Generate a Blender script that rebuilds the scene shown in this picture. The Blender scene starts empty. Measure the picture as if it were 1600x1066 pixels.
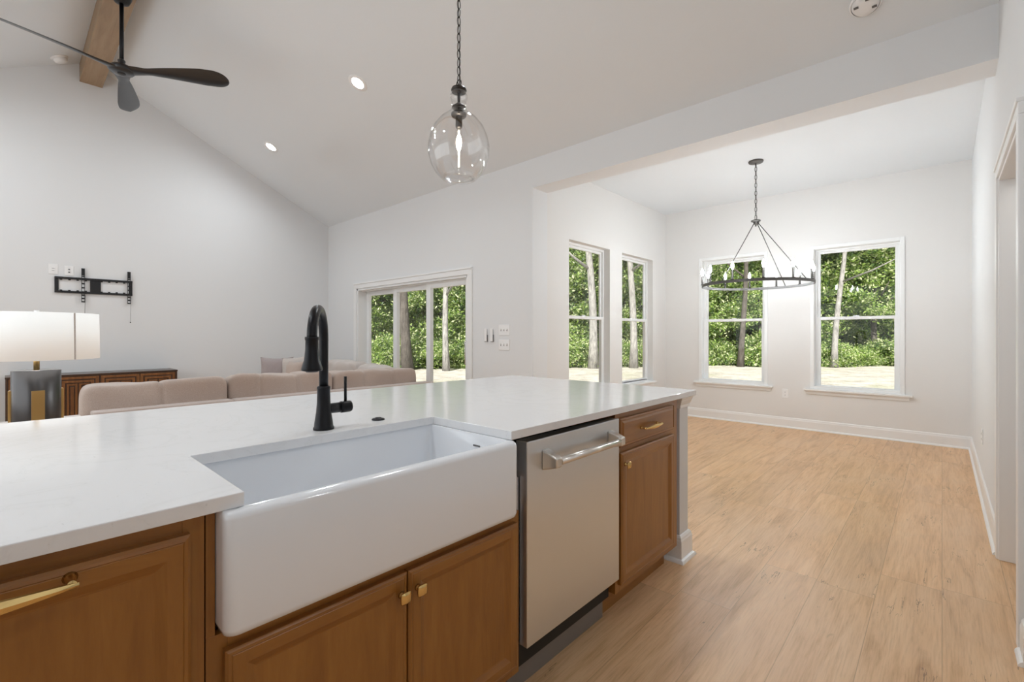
import bpy, math, random
from mathutils import Vector, Matrix
random.seed(7)
S = bpy.context.scene
COL = S.collection
PI = math.pi

# ------------------------------------------------------------------ camera
EYE = 1.217
cam = bpy.data.cameras.new('camera'); camo = bpy.data.objects.new('camera', cam); COL.objects.link(camo)
cam.sensor_width = 36.0; cam.lens = 36.0 * 728.6 / 1600.0
cam.shift_x = 0.0; cam.shift_y = -10.0 / 1600.0
cam.clip_start = 0.05; cam.clip_end = 400
camo.location = (0, 0, EYE); camo.rotation_euler = (PI / 2, 0, math.radians(42.685))
S.camera = camo

# ------------------------------------------------------------------ world, sun, exposure
W = bpy.data.worlds.new('world'); S.world = W; W.use_nodes = True
nt = W.node_tree; nt.nodes.clear()
wo = nt.nodes.new('ShaderNodeOutputWorld'); bg = nt.nodes.new('ShaderNodeBackground')
sky = nt.nodes.new('ShaderNodeTexSky'); sky.sky_type = 'HOSEK_WILKIE'; sky.turbidity = 4.0
sky.sun_direction = Vector((0.35, -0.70, 0.62)).normalized()
mixw = nt.nodes.new('ShaderNodeMix'); mixw.data_type = 'RGBA'; mixw.inputs[0].default_value = 0.6
mixw.inputs[7].default_value = (1.0, 1.0, 1.0, 1)
nt.links.new(sky.outputs[0], mixw.inputs[6]); nt.links.new(mixw.outputs[2], bg.inputs[0])
bg.inputs[1].default_value = 1.3
nt.links.new(bg.outputs[0], wo.inputs[0])

def light(name, kind, loc, energy, color=(1, 1, 1), rot=(0, 0, 0), **kw):
    l = bpy.data.lights.new(name, kind); l.energy = energy; l.color = color
    for k, v in kw.items(): setattr(l, k, v)
    o = bpy.data.objects.new(name, l); COL.objects.link(o); o.location = loc; o.rotation_euler = rot
    return o
sun = light('sun', 'SUN', (0, 0, 20), 8.2, (1.0, 0.96, 0.88), angle=0.02)
sun.rotation_euler = Vector((0.35, -0.70, 0.62)).to_track_quat('Z', 'Y').to_euler()
# added area fill lights behind the camera
light('kitchen_fill', 'AREA', (2.9, -0.2, 1.9), 8, (0.86, 0.94, 1.0), (math.radians(95), 0, math.radians(90)), shape='RECTANGLE', size=3.6, size_y=1.9)
light('living_fill', 'AREA', (-3.8, -2.2, 1.7), 50, (0.86, 0.94, 1.0), (math.radians(98), 0, 0), shape='RECTANGLE', size=6.0, size_y=1.9)
light('hall_light', 'POINT', (0.8, 3.0, 2.3), 6, (1, 0.97, 0.93), shadow_soft_size=0.15)

vs = S.view_settings
S.display_settings.display_device = 'sRGB'
vs.view_transform = 'Standard'; vs.look = 'None'; vs.gamma = 1.0; vs.use_curve_mapping = False
vs.exposure = 0.0
S.cycles.use_denoising = True
S.cycles.max_bounces = 12; S.cycles.diffuse_bounces = 6; S.cycles.transparent_max_bounces = 24
S.cycles.transmission_bounces = 10; S.cycles.sample_clamp_indirect = 6.0
S.cycles.caustics_reflective = False; S.cycles.caustics_refractive = False

# ------------------------------------------------------------------ materials
def new_mat(name):
    m = bpy.data.materials.new(name); m.use_nodes = True
    return m, m.node_tree, m.node_tree.nodes['Principled BSDF']
def plain(name, col, rough=0.5, metal=0.0, bump=0.0, bscale=200, spec=None, emit=None, estr=0, coat=0, aniso=0, trans=0, ior=None, sheen=0):
    m, n, b = new_mat(name)
    b.inputs['Base Color'].default_value = (*col, 1); b.inputs['Roughness'].default_value = rough
    b.inputs['Metallic'].default_value = metal
    if spec is not None: b.inputs['Specular IOR Level'].default_value = spec
    if coat: b.inputs['Coat Weight'].default_value = coat; b.inputs['Coat Roughness'].default_value = 0.08
    if aniso: b.inputs['Anisotropic'].default_value = aniso
    if trans: b.inputs['Transmission Weight'].default_value = trans
    if ior: b.inputs['IOR'].default_value = ior
    if sheen: b.inputs['Sheen Weight'].default_value = sheen
    if emit: b.inputs['Emission Color'].default_value = (*emit, 1); b.inputs['Emission Strength'].default_value = estr
    if bump:
        tc = n.nodes.new('ShaderNodeTexCoord'); no = n.nodes.new('ShaderNodeTexNoise'); bu = n.nodes.new('ShaderNodeBump')
        no.inputs['Scale'].default_value = bscale; no.inputs['Detail'].default_value = 4
        bu.inputs['Strength'].default_value = bump; bu.inputs['Distance'].default_value = 0.002
        n.links.new(tc.outputs['Object'], no.inputs['Vector']); n.links.new(no.outputs[0], bu.inputs['Height'])
        n.links.new(bu.outputs[0], b.inputs['Normal'])
    return m
def ramp(n, fac, stops):
    r = n.nodes.new('ShaderNodeValToRGB'); e = r.color_ramp.elements
    while len(e) < len(stops): e.new(0.5)
    for el, (p, c) in zip(e, stops): el.position = p; el.color = (*c, 1)
    n.links.new(fac, r.inputs[0]); return r.outputs[0]
def mapped(n, scale, src='Object', rot=(0, 0, 0)):
    tc = n.nodes.new('ShaderNodeTexCoord'); mp = n.nodes.new('ShaderNodeMapping')
    mp.inputs['Scale'].default_value = scale; mp.inputs['Rotation'].default_value = rot
    n.links.new(tc.outputs[src], mp.inputs['Vector']); return mp.outputs[0]
def noise(n, vec, scale, detail=4, rough=0.5, dist=0.0):
    no = n.nodes.new('ShaderNodeTexNoise'); no.inputs['Scale'].default_value = scale
    no.inputs['Detail'].default_value = detail; no.inputs['Roughness'].default_value = rough; no.inputs['Distortion'].default_value = dist
    n.links.new(vec, no.inputs['Vector']); return no.outputs[0]
def mix(n, fac, a, b, mode='MIX'):
    m = n.nodes.new('ShaderNodeMix'); m.data_type = 'RGBA'; m.blend_type = mode
    for s, v in ((m.inputs[0], fac), (m.inputs[6], a), (m.inputs[7], b)):
        if isinstance(v, (int, float)): s.default_value = v
        elif isinstance(v, tuple): s.default_value = (*v, 1) if len(v) == 3 else v
        else: n.links.new(v, s)
    return m.outputs[2]
def mth(n, op, a, b=None, c=None):
    m = n.nodes.new('ShaderNodeMath'); m.operation = op
    for i, v in enumerate((a, b, c)):
        if v is None: continue
        if isinstance(v, (int, float)): m.inputs[i].default_value = v
        else: n.links.new(v, m.inputs[i])
    return m.outputs[0]
def bump(n, b, h, s, d=0.002):
    bu = n.nodes.new('ShaderNodeBump'); bu.inputs['Strength'].default_value = s; bu.inputs['Distance'].default_value = d
    n.links.new(h, bu.inputs['Height']); n.links.new(bu.outputs[0], b.inputs['Normal'])

def wood(name, dark, mid, light_, axis='Z', rough=0.35, scale=1.0):
    m, n, b = new_mat(name)
    sc = {'Z': (7, 7, 0.9), 'Y': (7, 0.9, 7), 'X': (0.9, 9, 9)}[axis]
    v = mapped(n, tuple(s * scale for s in sc))
    g = noise(n, v, 3.0, 6, 0.62, 0.6)
    c = ramp(n, g, [(0.28, dark), (0.5, mid), (0.75, light_)])
    v2 = mapped(n, tuple(s * scale * 6 for s in sc))
    g2 = noise(n, v2, 4.0, 3, 0.7)
    c = mix(n, 0.13, c, ramp(n, g2, [(0.3, dark), (0.7, light_)]))
    v3 = mapped(n, (3, 3, 3)); g3 = noise(n, v3, 2.0, 2)
    c = mix(n, mth(n, 'MULTIPLY', g3, 0.35), c, dark, 'MIX')
    n.links.new(c, b.inputs['Base Color']); b.inputs['Roughness'].default_value = rough
    b.inputs['Coat Weight'].default_value = 0.3; b.inputs['Coat Roughness'].default_value = 0.2
    bump(n, b, g2, 0.03, 0.0005)
    return m
CABD, CABM, CABL = (0.205, 0.074, 0.010), (0.285, 0.113, 0.017), (0.36, 0.157, 0.029)
M = {}
M['wall'] = plain('wall_paint', (0.775, 0.785, 0.795), 0.75, bump=0.15, bscale=90, spec=0.25)
M['wall_dining'] = plain('wall_paint_chandelier_tint', (0.785, 0.775, 0.76), 0.75, bump=0.15, bscale=90, spec=0.25)  # same paint as the other walls, chandelier warmth put into the colour
M['ceiling'] = plain('ceiling_paint', (0.785, 0.815, 0.84), 0.85, bump=0.35, bscale=45, spec=0.2)
M['trim'] = plain('white_trim_paint', (0.86, 0.86, 0.855), 0.3)
M['vinyl'] = plain('white_window_vinyl', (0.86, 0.87, 0.87), 0.3)
M['cabZ'] = wood('cabinet_maple_vertical', CABD, CABM, CABL, 'Z')
M['cabY'] = wood('cabinet_maple_horizontal', CABD, CABM, CABL, 'Y')
M['walZ'] = wood('walnut_vertical', (0.10, 0.035, 0.010), (0.20, 0.075, 0.018), (0.32, 0.135, 0.035), 'Z', 0.4)
M['waldark'] = wood('walnut_dark', (0.03, 0.014, 0.008), (0.06, 0.028, 0.014), (0.09, 0.04, 0.02), 'Y', 0.35)
M['beam'] = wood('beam_oak', (0.27, 0.165, 0.085), (0.36, 0.235, 0.13), (0.42, 0.29, 0.17), 'X', 0.6, 0.6)
M['porcelain'] = plain('white_fireclay', (0.80, 0.82, 0.855), 0.12, coat=0.5)
M['matteblack'] = plain('matte_black_metal', (0.012, 0.012, 0.014), 0.32, metal=0.6)
M['fanblack'] = plain('satin_black_blade', (0.018, 0.018, 0.020), 0.28, coat=0.2)
M['blacksteel'] = plain('black_steel', (0.02, 0.02, 0.022), 0.45, metal=0.3)
M['void'] = plain('black_plastic', (0.006, 0.006, 0.006), 0.6)
M['pewter'] = plain('aged_pewter', (0.13, 0.125, 0.12), 0.42, metal=0.85)
M['bronze'] = plain('dark_bronze', (0.045, 0.04, 0.036), 0.4, metal=0.8)
M['brass'] = plain('brushed_brass', (0.62, 0.42, 0.17), 0.28, metal=1.0)
M['satinbrass'] = plain('satin_brass', (0.72, 0.52, 0.22), 0.22, metal=1.0)
M['gunmetal'] = plain('gunmetal', (0.105, 0.10, 0.10), 0.3, metal=1.0)
M['shade'] = plain('white_linen_shade', (0.86, 0.86, 0.84), 0.8, emit=(1, 0.985, 0.96), estr=0.26, bump=0.2, bscale=500)
M['platewhite'] = plain('white_plastic', (0.88, 0.88, 0.88), 0.35)
M['slot'] = plain('grey_slot', (0.12, 0.12, 0.12), 0.6)
M['greyplastic'] = plain('grey_plastic', (0.22, 0.22, 0.23), 0.5)
M['post'] = plain('painted_post', (0.66, 0.67, 0.68), 0.4)
M['dwside'] = plain('galvanised_side', (0.55, 0.54, 0.56), 0.4, metal=0.2)
M['concrete'] = plain('patio_concrete', (0.62, 0.60, 0.56), 0.9, bump=0.4, bscale=30)
M['siding'] = plain('exterior_siding', (0.75, 0.75, 0.73), 0.8)

def stainless(name, base, rough, axis='Y'):
    m, n, b = new_mat(name)
    v = mapped(n, (300, 1.5, 300) if axis == 'Y' else (300, 300, 1.5))
    g = noise(n, v, 2.0, 3)
    b.inputs['Metallic'].default_value = 1.0
    b.inputs['Base Color'].default_value = (*base, 1)
    n.links.new(mth(n, 'MULTIPLY_ADD', g, 0.14, rough - 0.07), b.inputs['Roughness'])
    b.inputs['Anisotropic'].default_value = 0.5
    bump(n, b, g, 0.03, 0.0004)
    return m
M['steel'] = stainless('brushed_stainless', (0.74, 0.775, 0.81), 0.36, 'Z')
M['steelbar'] = plain('polished_stainless', (0.74, 0.71, 0.67), 0.3, metal=1.0)
M['steeldark'] = plain('dark_kick_panel', (0.24, 0.225, 0.215), 0.45, metal=0.5)

def quartz():
    m, n, b = new_mat('white_quartz')
    v = mapped(n, (1, 1, 1))
    a = noise(n, v, 3.0, 6, 0.6, 1.5)
    band = mth(n, 'ABSOLUTE', mth(n, 'SUBTRACT', a, 0.5))
    c = ramp(n, band, [(0.0, (0.70, 0.70, 0.705)), (0.012, (0.755, 0.755, 0.76)), (0.05, (0.78, 0.78, 0.79))])
    v2 = mapped(n, (1, 2.2, 1)); s = noise(n, v2, 38, 5, 0.7)
    c = mix(n, 0.5, c, ramp(n, s, [(0.27, (0.45, 0.45, 0.46)), (0.35, (0.78, 0.78, 0.79))]))
    n.links.new(c, b.inputs['Base Color']); b.inputs['Roughness'].default_value = 0.13
    b.inputs['Specular IOR Level'].default_value = 0.55
    return m
M['quartz'] = quartz()

def floor_mat():
    m, n, b = new_mat('oak_plank_floor')
    PW, PL = 0.2286, 1.52
    tc = n.nodes.new('ShaderNodeTexCoord'); sp = n.nodes.new('ShaderNodeSeparateXYZ'); n.links.new(tc.outputs['Object'], sp.inputs[0])
    x = mth(n, 'DIVIDE', sp.outputs[0], PW); row = mth(n, 'FLOOR', x); fx = mth(n, 'SUBTRACT', x, row)
    off = mth(n, 'FRACT', mth(n, 'MULTIPLY', mth(n, 'SINE', mth(n, 'MULTIPLY', row, 12.9898)), 43.758))
    y = mth(n, 'ADD', mth(n, 'DIVIDE', sp.outputs[1], PL), off); iy = mth(n, 'FLOOR', y); fy = mth(n, 'SUBTRACT', y, iy)
    cb = n.nodes.new('ShaderNodeCombineXYZ'); n.links.new(row, cb.inputs[0]); n.links.new(iy, cb.inputs[1])
    wn = n.nodes.new('ShaderNodeTexWhiteNoise'); wn.noise_dimensions = '2D'; n.links.new(cb.outputs[0], wn.inputs[0])
    # per plank coordinate offset
    va = n.nodes.new('ShaderNodeVectorMath'); va.operation = 'MULTIPLY_ADD'
    n.links.new(wn.outputs['Color'], va.inputs[0]); va.inputs[1].default_value = (17, 23, 9); n.links.new(tc.outputs['Object'], va.inputs[2])
    def mp(sc):
        k = n.nodes.new('ShaderNodeMapping'); k.inputs['Scale'].default_value = sc; n.links.new(va.outputs[0], k.inputs['Vector']); return k.outputs[0]
    g1 = noise(n, mp((9, 0.9, 1)), 2.2, 5, 0.6, 0.8)
    g2 = noise(n, mp((60, 2.2, 1)), 3.0, 5, 0.65, 0.3)
    g3 = noise(n, mp((1.6, 1.0, 1)), 1.7, 3, 0.5, 0.2)
    c = ramp(n, g1, [(0.28, (0.47, 0.25, 0.11)), (0.48, (0.69, 0.415, 0.215)), (0.72, (0.80, 0.53, 0.31))])
    c = mix(n, 0.30, c, ramp(n, g2, [(0.32, (0.36, 0.19, 0.08)), (0.54, (0.76, 0.51, 0.29))]))
    c = mix(n, mth(n, 'MULTIPLY', ramp(n, g3, [(0.45, (0, 0, 0)), (0.75, (1, 1, 1))]), 0.35), c, (0.68, 0.49, 0.33))
    # knots and cracks
    kn = noise(n, mp((5, 1.4, 1)), 2.4, 3, 0.6, 1.6)
    c = mix(n, mth(n, 'MULTIPLY', ramp(n, kn, [(0.70, (0, 0, 0)), (0.78, (1, 1, 1))]), 0.6), c, (0.24, 0.125, 0.06))
    # thin dark cracks running with the grain, only in patches
    cr = noise(n, mp((10, 0.7, 1)), 2.6, 4, 0.5, 1.0)
    ln = mth(n, 'LESS_THAN', mth(n, 'ABSOLUTE', mth(n, 'SUBTRACT', cr, 0.5)), 0.006)
    pm = mth(n, 'GREATER_THAN', noise(n, mp((2.2, 1.5, 1)), 2.0, 2), 0.60)
    c = mix(n, mth(n, 'MULTIPLY', mth(n, 'MULTIPLY', ln, pm), 0.65), c, (0.13, 0.07, 0.035))
    tint = mth(n, 'MULTIPLY_ADD', wn.outputs['Value'], 0.11, 0.97)
    cbt = n.nodes.new('ShaderNodeCombineColor')
    for i in range(3): n.links.new(tint, cbt.inputs[i])
    c = mix(n, 1.0, c, cbt.outputs[0], 'MULTIPLY')
    ex = mth(n, 'MULTIPLY', mth(n, 'MINIMUM', fx, mth(n, 'SUBTRACT', 1.0, fx)), PW)
    ey = mth(n, 'MULTIPLY', mth(n, 'MINIMUM', fy, mth(n, 'SUBTRACT', 1.0, fy)), PL)
    seam = mth(n, 'LESS_THAN', mth(n, 'MINIMUM', ex, ey), 0.0014)
    c = mix(n, mth(n, 'MULTIPLY', seam, 0.4), c, (0.20, 0.11, 0.05))
    n.links.new(c, b.inputs['Base Color'])
    n.links.new(mth(n, 'MULTIPLY_ADD', g2, 0.15, 0.33), b.inputs['Roughness'])
    h = mth(n, 'SUBTRACT', mth(n, 'MULTIPLY', g2, 0.5), mth(n, 'MULTIPLY', seam, 1.0))
    bump(n, b, h, 0.25, 0.0015)
    return m
M['floor'] = floor_mat()

def fabric(name, a, b_, sc=350):
    m, n, b = new_mat(name)
    v = mapped(n, (1, 1, 1)); g = noise(n, v, sc, 3, 0.7); g2 = noise(n, v, 4, 3)
    c = mix(n, ramp(n, g, [(0.35, (0, 0, 0)), (0.65, (1, 1, 1))]), a, b_)
    c = mix(n, mth(n, 'MULTIPLY', g2, 0.25), c, a)
    n.links.new(c, b.inputs['Base Color']); b.inputs['Roughness'].default_value = 0.9
    b.inputs['Sheen Weight'].default_value = 0.3; bump(n, b, g, 0.4, 0.002)
    return m
M['sofa'] = fabric('pink_beige_upholstery', (0.37, 0.285, 0.24), (0.52, 0.425, 0.37))
M['sofaback'] = fabric('greige_upholstery', (0.42, 0.34, 0.30), (0.54, 0.46, 0.42))
M['pillow'] = fabric('mauve_grey_fabric', (0.30, 0.25, 0.25), (0.42, 0.36, 0.35), 200)
M['palefab'] = fabric('pale_taupe_fabric', (0.46, 0.40, 0.37), (0.58, 0.53, 0.49))

def glass_thin(name, ior_=1.45, tint_=(0.99, 0.99, 0.99)):
    m, n, b = new_mat(name)
    n.nodes.remove(b); out = n.nodes['Material Output']
    t = n.nodes.new('ShaderNodeBsdfTransparent'); g = n.nodes.new('ShaderNodeBsdfGlossy'); g.inputs['Roughness'].default_value = 0.02
    f = n.nodes.new('ShaderNodeFresnel'); geo = n.nodes.new('ShaderNodeNewGeometry')
    n.links.new(mth(n, 'MULTIPLY_ADD', geo.outputs['Backfacing'], 1 / ior_ - ior_, ior_), f.inputs['IOR'])
    mx = n.nodes.new('ShaderNodeMixShader'); n.links.new(f.outputs[0], mx.inputs[0]); n.links.new(t.outputs[0], mx.inputs[1]); n.links.new(g.outputs[0], mx.inputs[2])
    t.inputs[0].default_value = (*tint_, 1)
    n.links.new(mx.outputs[0], out.inputs[0]); return m
M['pane'] = glass_thin('window_glass', 1.28)
M['glass'] = glass_thin('clear_blown_glass', 1.75, (1, 1, 1))
M['bulb'] = plain('glowing_bulb', (1, 0.9, 0.75), 0.3, emit=(0.90, 0.96, 1.0), estr=290)
M['filament'] = plain('glowing_filament', (1, 0.9, 0.75), 0.3, emit=(1.0, 0.88, 0.68), estr=30)
M['lens'] = plain('downlight_lens', (1, 1, 1), 0.3, emit=(1, 0.97, 0.93), estr=40)

def leafmat(name, col, tr):
    m, n, b = new_mat(name); out = n.nodes['Material Output']
    v = mapped(n, (1, 1, 1)); g = noise(n, v, 1.4, 3)
    c = mix(n, ramp(n, g, [(0.35, (0, 0, 0)), (0.65, (1, 1, 1))]), tuple(x * 0.75 for x in col), tuple(min(1, x * 1.3) for x in col))
    n.links.new(c, b.inputs['Base Color']); b.inputs['Roughness'].default_value = 0.45
    t = n.nodes.new('ShaderNodeBsdfTranslucent'); t.inputs[0].default_value = (*tr, 1)
    mx = n.nodes.new('ShaderNodeMixShader'); mx.inputs[0].default_value = 0.35
    n.links.new(b.outputs[0], mx.inputs[1]); n.links.new(t.outputs[0], mx.inputs[2]); n.links.new(mx.outputs[0], out.inputs[0])
    return m
M['leafA'] = leafmat('leaf_green', (0.26, 0.37, 0.095), (0.42, 0.60, 0.10))
M['leafB'] = leafmat('leaf_pale', (0.62, 0.67, 0.40), (0.62, 0.72, 0.32))
M['leafC'] = leafmat('leaf_dark', (0.09, 0.16, 0.05), (0.16, 0.30, 0.05))
def barkmat(name, a, b_):
    m, n, b = new_mat(name); v = mapped(n, (1, 1, 0.25)); g = noise(n, v, 14, 5, 0.7)
    n.links.new(ramp(n, g, [(0.35, a), (0.65, b_)]), b.inputs['Base Color']); b.inputs['Roughness'].default_value = 0.9
    bump(n, b, g, 0.6, 0.02); return m
M['barkpale'] = barkmat('pale_bark', (0.16, 0.155, 0.15), (0.42, 0.41, 0.39))
M['barkdark'] = barkmat('dark_bark', (0.045, 0.038, 0.032), (0.14, 0.125, 0.11))
def groundmat():
    m, n, b = new_mat('sandy_yard'); v = mapped(n, (1, 1, 1))
    a = noise(n, v, 0.22, 4, 0.6); s = noise(n, v, 2.0, 8, 0.8); f = noise(n, v, 30, 3)
    c = ramp(n, s, [(0.30, (0.12, 0.10, 0.08)), (0.44, (0.42, 0.39, 0.34)), (0.6, (0.72, 0.69, 0.64))])  # sand and litter mottling, its strong contrast also standing in for shadow dapples
    c = mix(n, 0.35, c, ramp(n, f, [(0.3, (0.15, 0.13, 0.11)), (0.6, (0.72, 0.69, 0.6))]))
    gr = ramp(n, s, [(0.35, (0.14, 0.20, 0.05)), (0.65, (0.38, 0.42, 0.16))])
    c = mix(n, mth(n, 'MULTIPLY', ramp(n, a, [(0.55, (0, 0, 0)), (0.68, (1, 1, 1))]), 0.6), c, gr)
    n.links.new(c, b.inputs['Base Color']); b.inputs['Roughness'].default_value = 0.95; bump(n, b, s, 0.8, 0.05)
    return m
M['ground'] = groundmat()

# ------------------------------------------------------------------ mesh helpers
class MB:
    """collects shapes that become ONE mesh object"""
    def __init__(s): s.v = []; s.f = []; s.m = []; s.sm = []
    def add(s, vs_, fs, mi=0, smooth=False):
        o = len(s.v); s.v += [tuple(v) for v in vs_]
        for f in fs: s.f.append([i + o for i in f]); s.m.append(mi); s.sm.append(smooth)
        return s
    def box(s, x0, x1, y0, y1, z0, z1, mi=0):
        if x0 > x1: x0, x1 = x1, x0
        if y0 > y1: y0, y1 = y1, y0
        if z0 > z1: z0, z1 = z1, z0
        v = [(x0, y0, z0), (x1, y0, z0), (x1, y1, z0), (x0, y1, z0), (x0, y0, z1), (x1, y0, z1), (x1, y1, z1), (x0, y1, z1)]
        return s.add(v, [(0, 3, 2, 1), (4, 5, 6, 7), (0, 1, 5, 4), (1, 2, 6, 5), (2, 3, 7, 6), (3, 0, 4, 7)], mi)
    def prism(s, poly, vec, mi=0):
        """closed planar polygon (3D points) extruded by vec"""
        n = len(poly); vec = Vector(vec)
        a = [Vector(p) for p in poly]; b = [p + vec for p in a]
        fs = [tuple(range(n))[::-1], tuple(range(n, 2 * n))] + [(i, (i + 1) % n, n + (i + 1) % n, n + i) for i in range(n)]
        return s.add(a + b, fs, mi)
    def tube(s, pts, r, seg=12, mi=0, caps=True, closed=False):
        pts = [Vector(p) for p in pts]; n = len(pts); rs = r if isinstance(r, (list, tuple)) else [r] * n
        rings = []; up = Vector((0, 0, 1)); prev = None
        for i, p in enumerate(pts):
            if closed: d = (pts[(i + 1) % n] - pts[i - 1])
            else: d = pts[min(i + 1, n - 1)] - pts[max(i - 1, 0)]
            d.normalize()
            if prev is None:
                a = d.cross(up if abs(d.z) < 0.95 else Vector((1, 0, 0))).normalized()
            else:
                a = (prev - d * prev.dot(d)).normalized()
            prev = a; b = d.cross(a)
            rings.append([p + (a * math.cos(t) + b * math.sin(t)) * rs[i] for t in [2 * PI * k / seg for k in range(seg)]])
        v = [q for rg in rings for q in rg]; fs = []
        for i in range(n if closed else n - 1):
            j = (i + 1) % n
            for k in range(seg): fs.append((i * seg + k, i * seg + (k + 1) % seg, j * seg + (k + 1) % seg, j * seg + k))
        if caps and not closed: 
            s.add(v, fs, mi, True); o = len(s.v) - len(v)
            s.f.append([o + k for k in range(seg)][::-1]); s.m.append(mi); s.sm.append(False)
            s.f.append([o + (n - 1) * seg + k for k in range(seg)]); s.m.append(mi); s.sm.append(False)
            return s
        return s.add(v, fs, mi, True)
    def lathe(s, prof, c=(0, 0, 0), seg=32, mi=0, smooth=True, axis='Z'):
        """profile of (radius, height)"""
        v = []; fs = []; n = len(prof)
        for (r, h) in prof:
            for k in range(seg):
                t = 2 * PI * k / seg; a, b_ = r * math.cos(t), r * math.sin(t)
                p = {'Z': (a, b_, h), 'X': (h, a, b_), 'Y': (b_, h, a)}[axis]
                v.append((c[0] + p[0], c[1] + p[1], c[2] + p[2]))
        for i in range(n - 1):
            for k in range(seg): fs.append((i * seg + k, i * seg + (k + 1) % seg, (i + 1) * seg + (k + 1) % seg, (i + 1) * seg + k))
        return s.add(v, fs, mi, smooth)
    def build(s, name, mat, parent=None, bevel=0.0, segs=2, subsurf=0, loc=None):
        me = bpy.data.meshes.new(name)
        org = Vector(loc) if loc else Vector((0, 0, 0))
        me.from_pydata([tuple(Vector(v) - org) for v in s.v], [], s.f)
        mats = mat if isinstance(mat, (list, tuple)) else [mat]
        for m_ in mats: me.materials.append(M[m_])
        for p, mi, sm in zip(me.polygons, s.m, s.sm): p.material_index = mi; p.use_smooth = sm
        me.update()
        o = bpy.data.objects.new(name, me); COL.objects.link(o); o.location = org
        if parent is not None:
            w_ = Vector((0, 0, 0)); q = parent
            while q is not None: w_ += q.location; q = q.parent
            o.parent = parent; o.location = org - w_
        if bevel:
            b = o.modifiers.new('bevel', 'BEVEL'); b.width = bevel; b.segments = segs; b.limit_method = 'ANGLE'; b.angle_limit = math.radians(40)
        if subsurf:
            q = o.modifiers.new('sub', 'SUBSURF'); q.levels = subsurf; q.render_levels = subsurf
        return o
def tag(o, label=None, cat=None, group=None, kind=None):
    for k, v in (('label', label), ('category', cat), ('group', group), ('kind', kind)):
        if v: o[k] = v
    return o
def thing(name, loc, label, cat, group=None):
    o = bpy.data.objects.new(name, None); COL.objects.link(o); o.location = loc; o.empty_display_size = 0.1
    return tag(o, label, cat, group)
def struct(o): o['kind'] = 'structure'; return o
def dup(root, loc, rotz=None, label=None):
    r = root.copy(); COL.objects.link(r); r.location = loc
    if rotz is not None: r.rotation_euler = (0, 0, rotz)
    if label: r['label'] = label
    for ch in list(root.children):
        c = ch.copy(); COL.objects.link(c); c.parent = r
        for g in ch.children:
            d = g.copy(); COL.objects.link(d); d.parent = c
    return r
def box(*a): return MB().box(*a)

# ------------------------------------------------------------------ room dimensions
XT, XR, XK = -7.734, 0.232, 3.4        # television wall, right wall, kitchen end wall
YH, YH2, YD = 3.739, 3.987, 6.927      # door/header wall (near, far face), dining back wall
XD = -3.156                            # dining left wall
YF = -2.319                            # front wall, behind the camera
RY, RZ, EZ = 0.71, 4.575, 3.06         # ridge, ridge height, eave height
DZ, HB = 3.073, 2.755                  # dining ceiling, header underside
def vault(y): return RZ - 0.5 * abs(y - RY)

fl = MB(); fl.box(XT - 0.15, XK + 0.15, YF - 0.15, YD + 0.15, -0.12, 0)
struct(fl.build('floor', 'floor'))
T = 0.15
# television wall with gable
w = MB(); w.prism([(XT, YF, 0), (XT, YH2, 0), (XT, YH2, vault(YH)), (XT, YH, vault(YH)), (XT, RY, RZ), (XT, YF, vault(YF))], (-T, 0, 0))
struct(w.build('wall_left', 'wall'))
w = MB(); w.prism([(XK, YF, 0), (XK, 2.52, 0), (XK, 2.52, vault(2.52)), (XK, RY, RZ), (XK, YF, vault(YF))], (T, 0, 0))
struct(w.build('wall_kitchen', 'wall'))
struct(box(XT - T, XK + T, YF - T, YF, 0, EZ + .1).build('wall_front', 'wall'))
# wall with the sliding door and the header over the dining opening
DX0, DX1, DTOP = -6.76, -4.165, 1.935  # sliding door opening
w = MB()
w.box(XT, DX0, YH, YH2, 0, EZ + 0.04); w.box(DX1, XD, YH, YH2, 0, EZ + 0.04)
w.box(DX0, DX1, YH, YH2, DTOP, EZ + 0.04); w.box(XD, XR, YH, YH2, HB, EZ + 0.04)
struct(w.build('wall_rear', 'wall'))
# right wall with the cased opening to the hall, stub and upper part under the vault
OY0, OY1, OZ = 2.70, 3.64, 2.065
w = MB()
w.box(XR, XR + .12, 2.52, OY0, 0, OZ); w.box(XR, XR + .12, OY1, YD, 0, OZ); w.box(XR, XR + .12, YH, YD, OZ, DZ)
w.prism([(XR, 2.52, OZ), (XR, YH, OZ), (XR, YH, vault(YH)), (XR, 2.52, vault(2.52))], (.12, 0, 0))
struct(w.build('wall_right', 'wall'))
w = MB(); w.box(XR + .12, XK, 2.52, 2.64, 0, OZ); w.prism([(XR + .12, 2.52, OZ), (XK, 2.52, OZ), (XK, 2.52, vault(2.52)), (XR + .12, 2.52, vault(2.52))], (0, .12, 0))
struct(w.build('wall_pantry', 'wall'))
w = MB(); w.box(1.45, 1.57, 2.64, 4.6, 0, 2.5); w.box(XR + .12, 1.57, 4.6, 4.72, 0, 2.5); w.box(XR + .12, 1.57, 2.64, 4.72, 2.5, 2.56)
struct(w.build('wall_hall', 'wall'))
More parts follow.
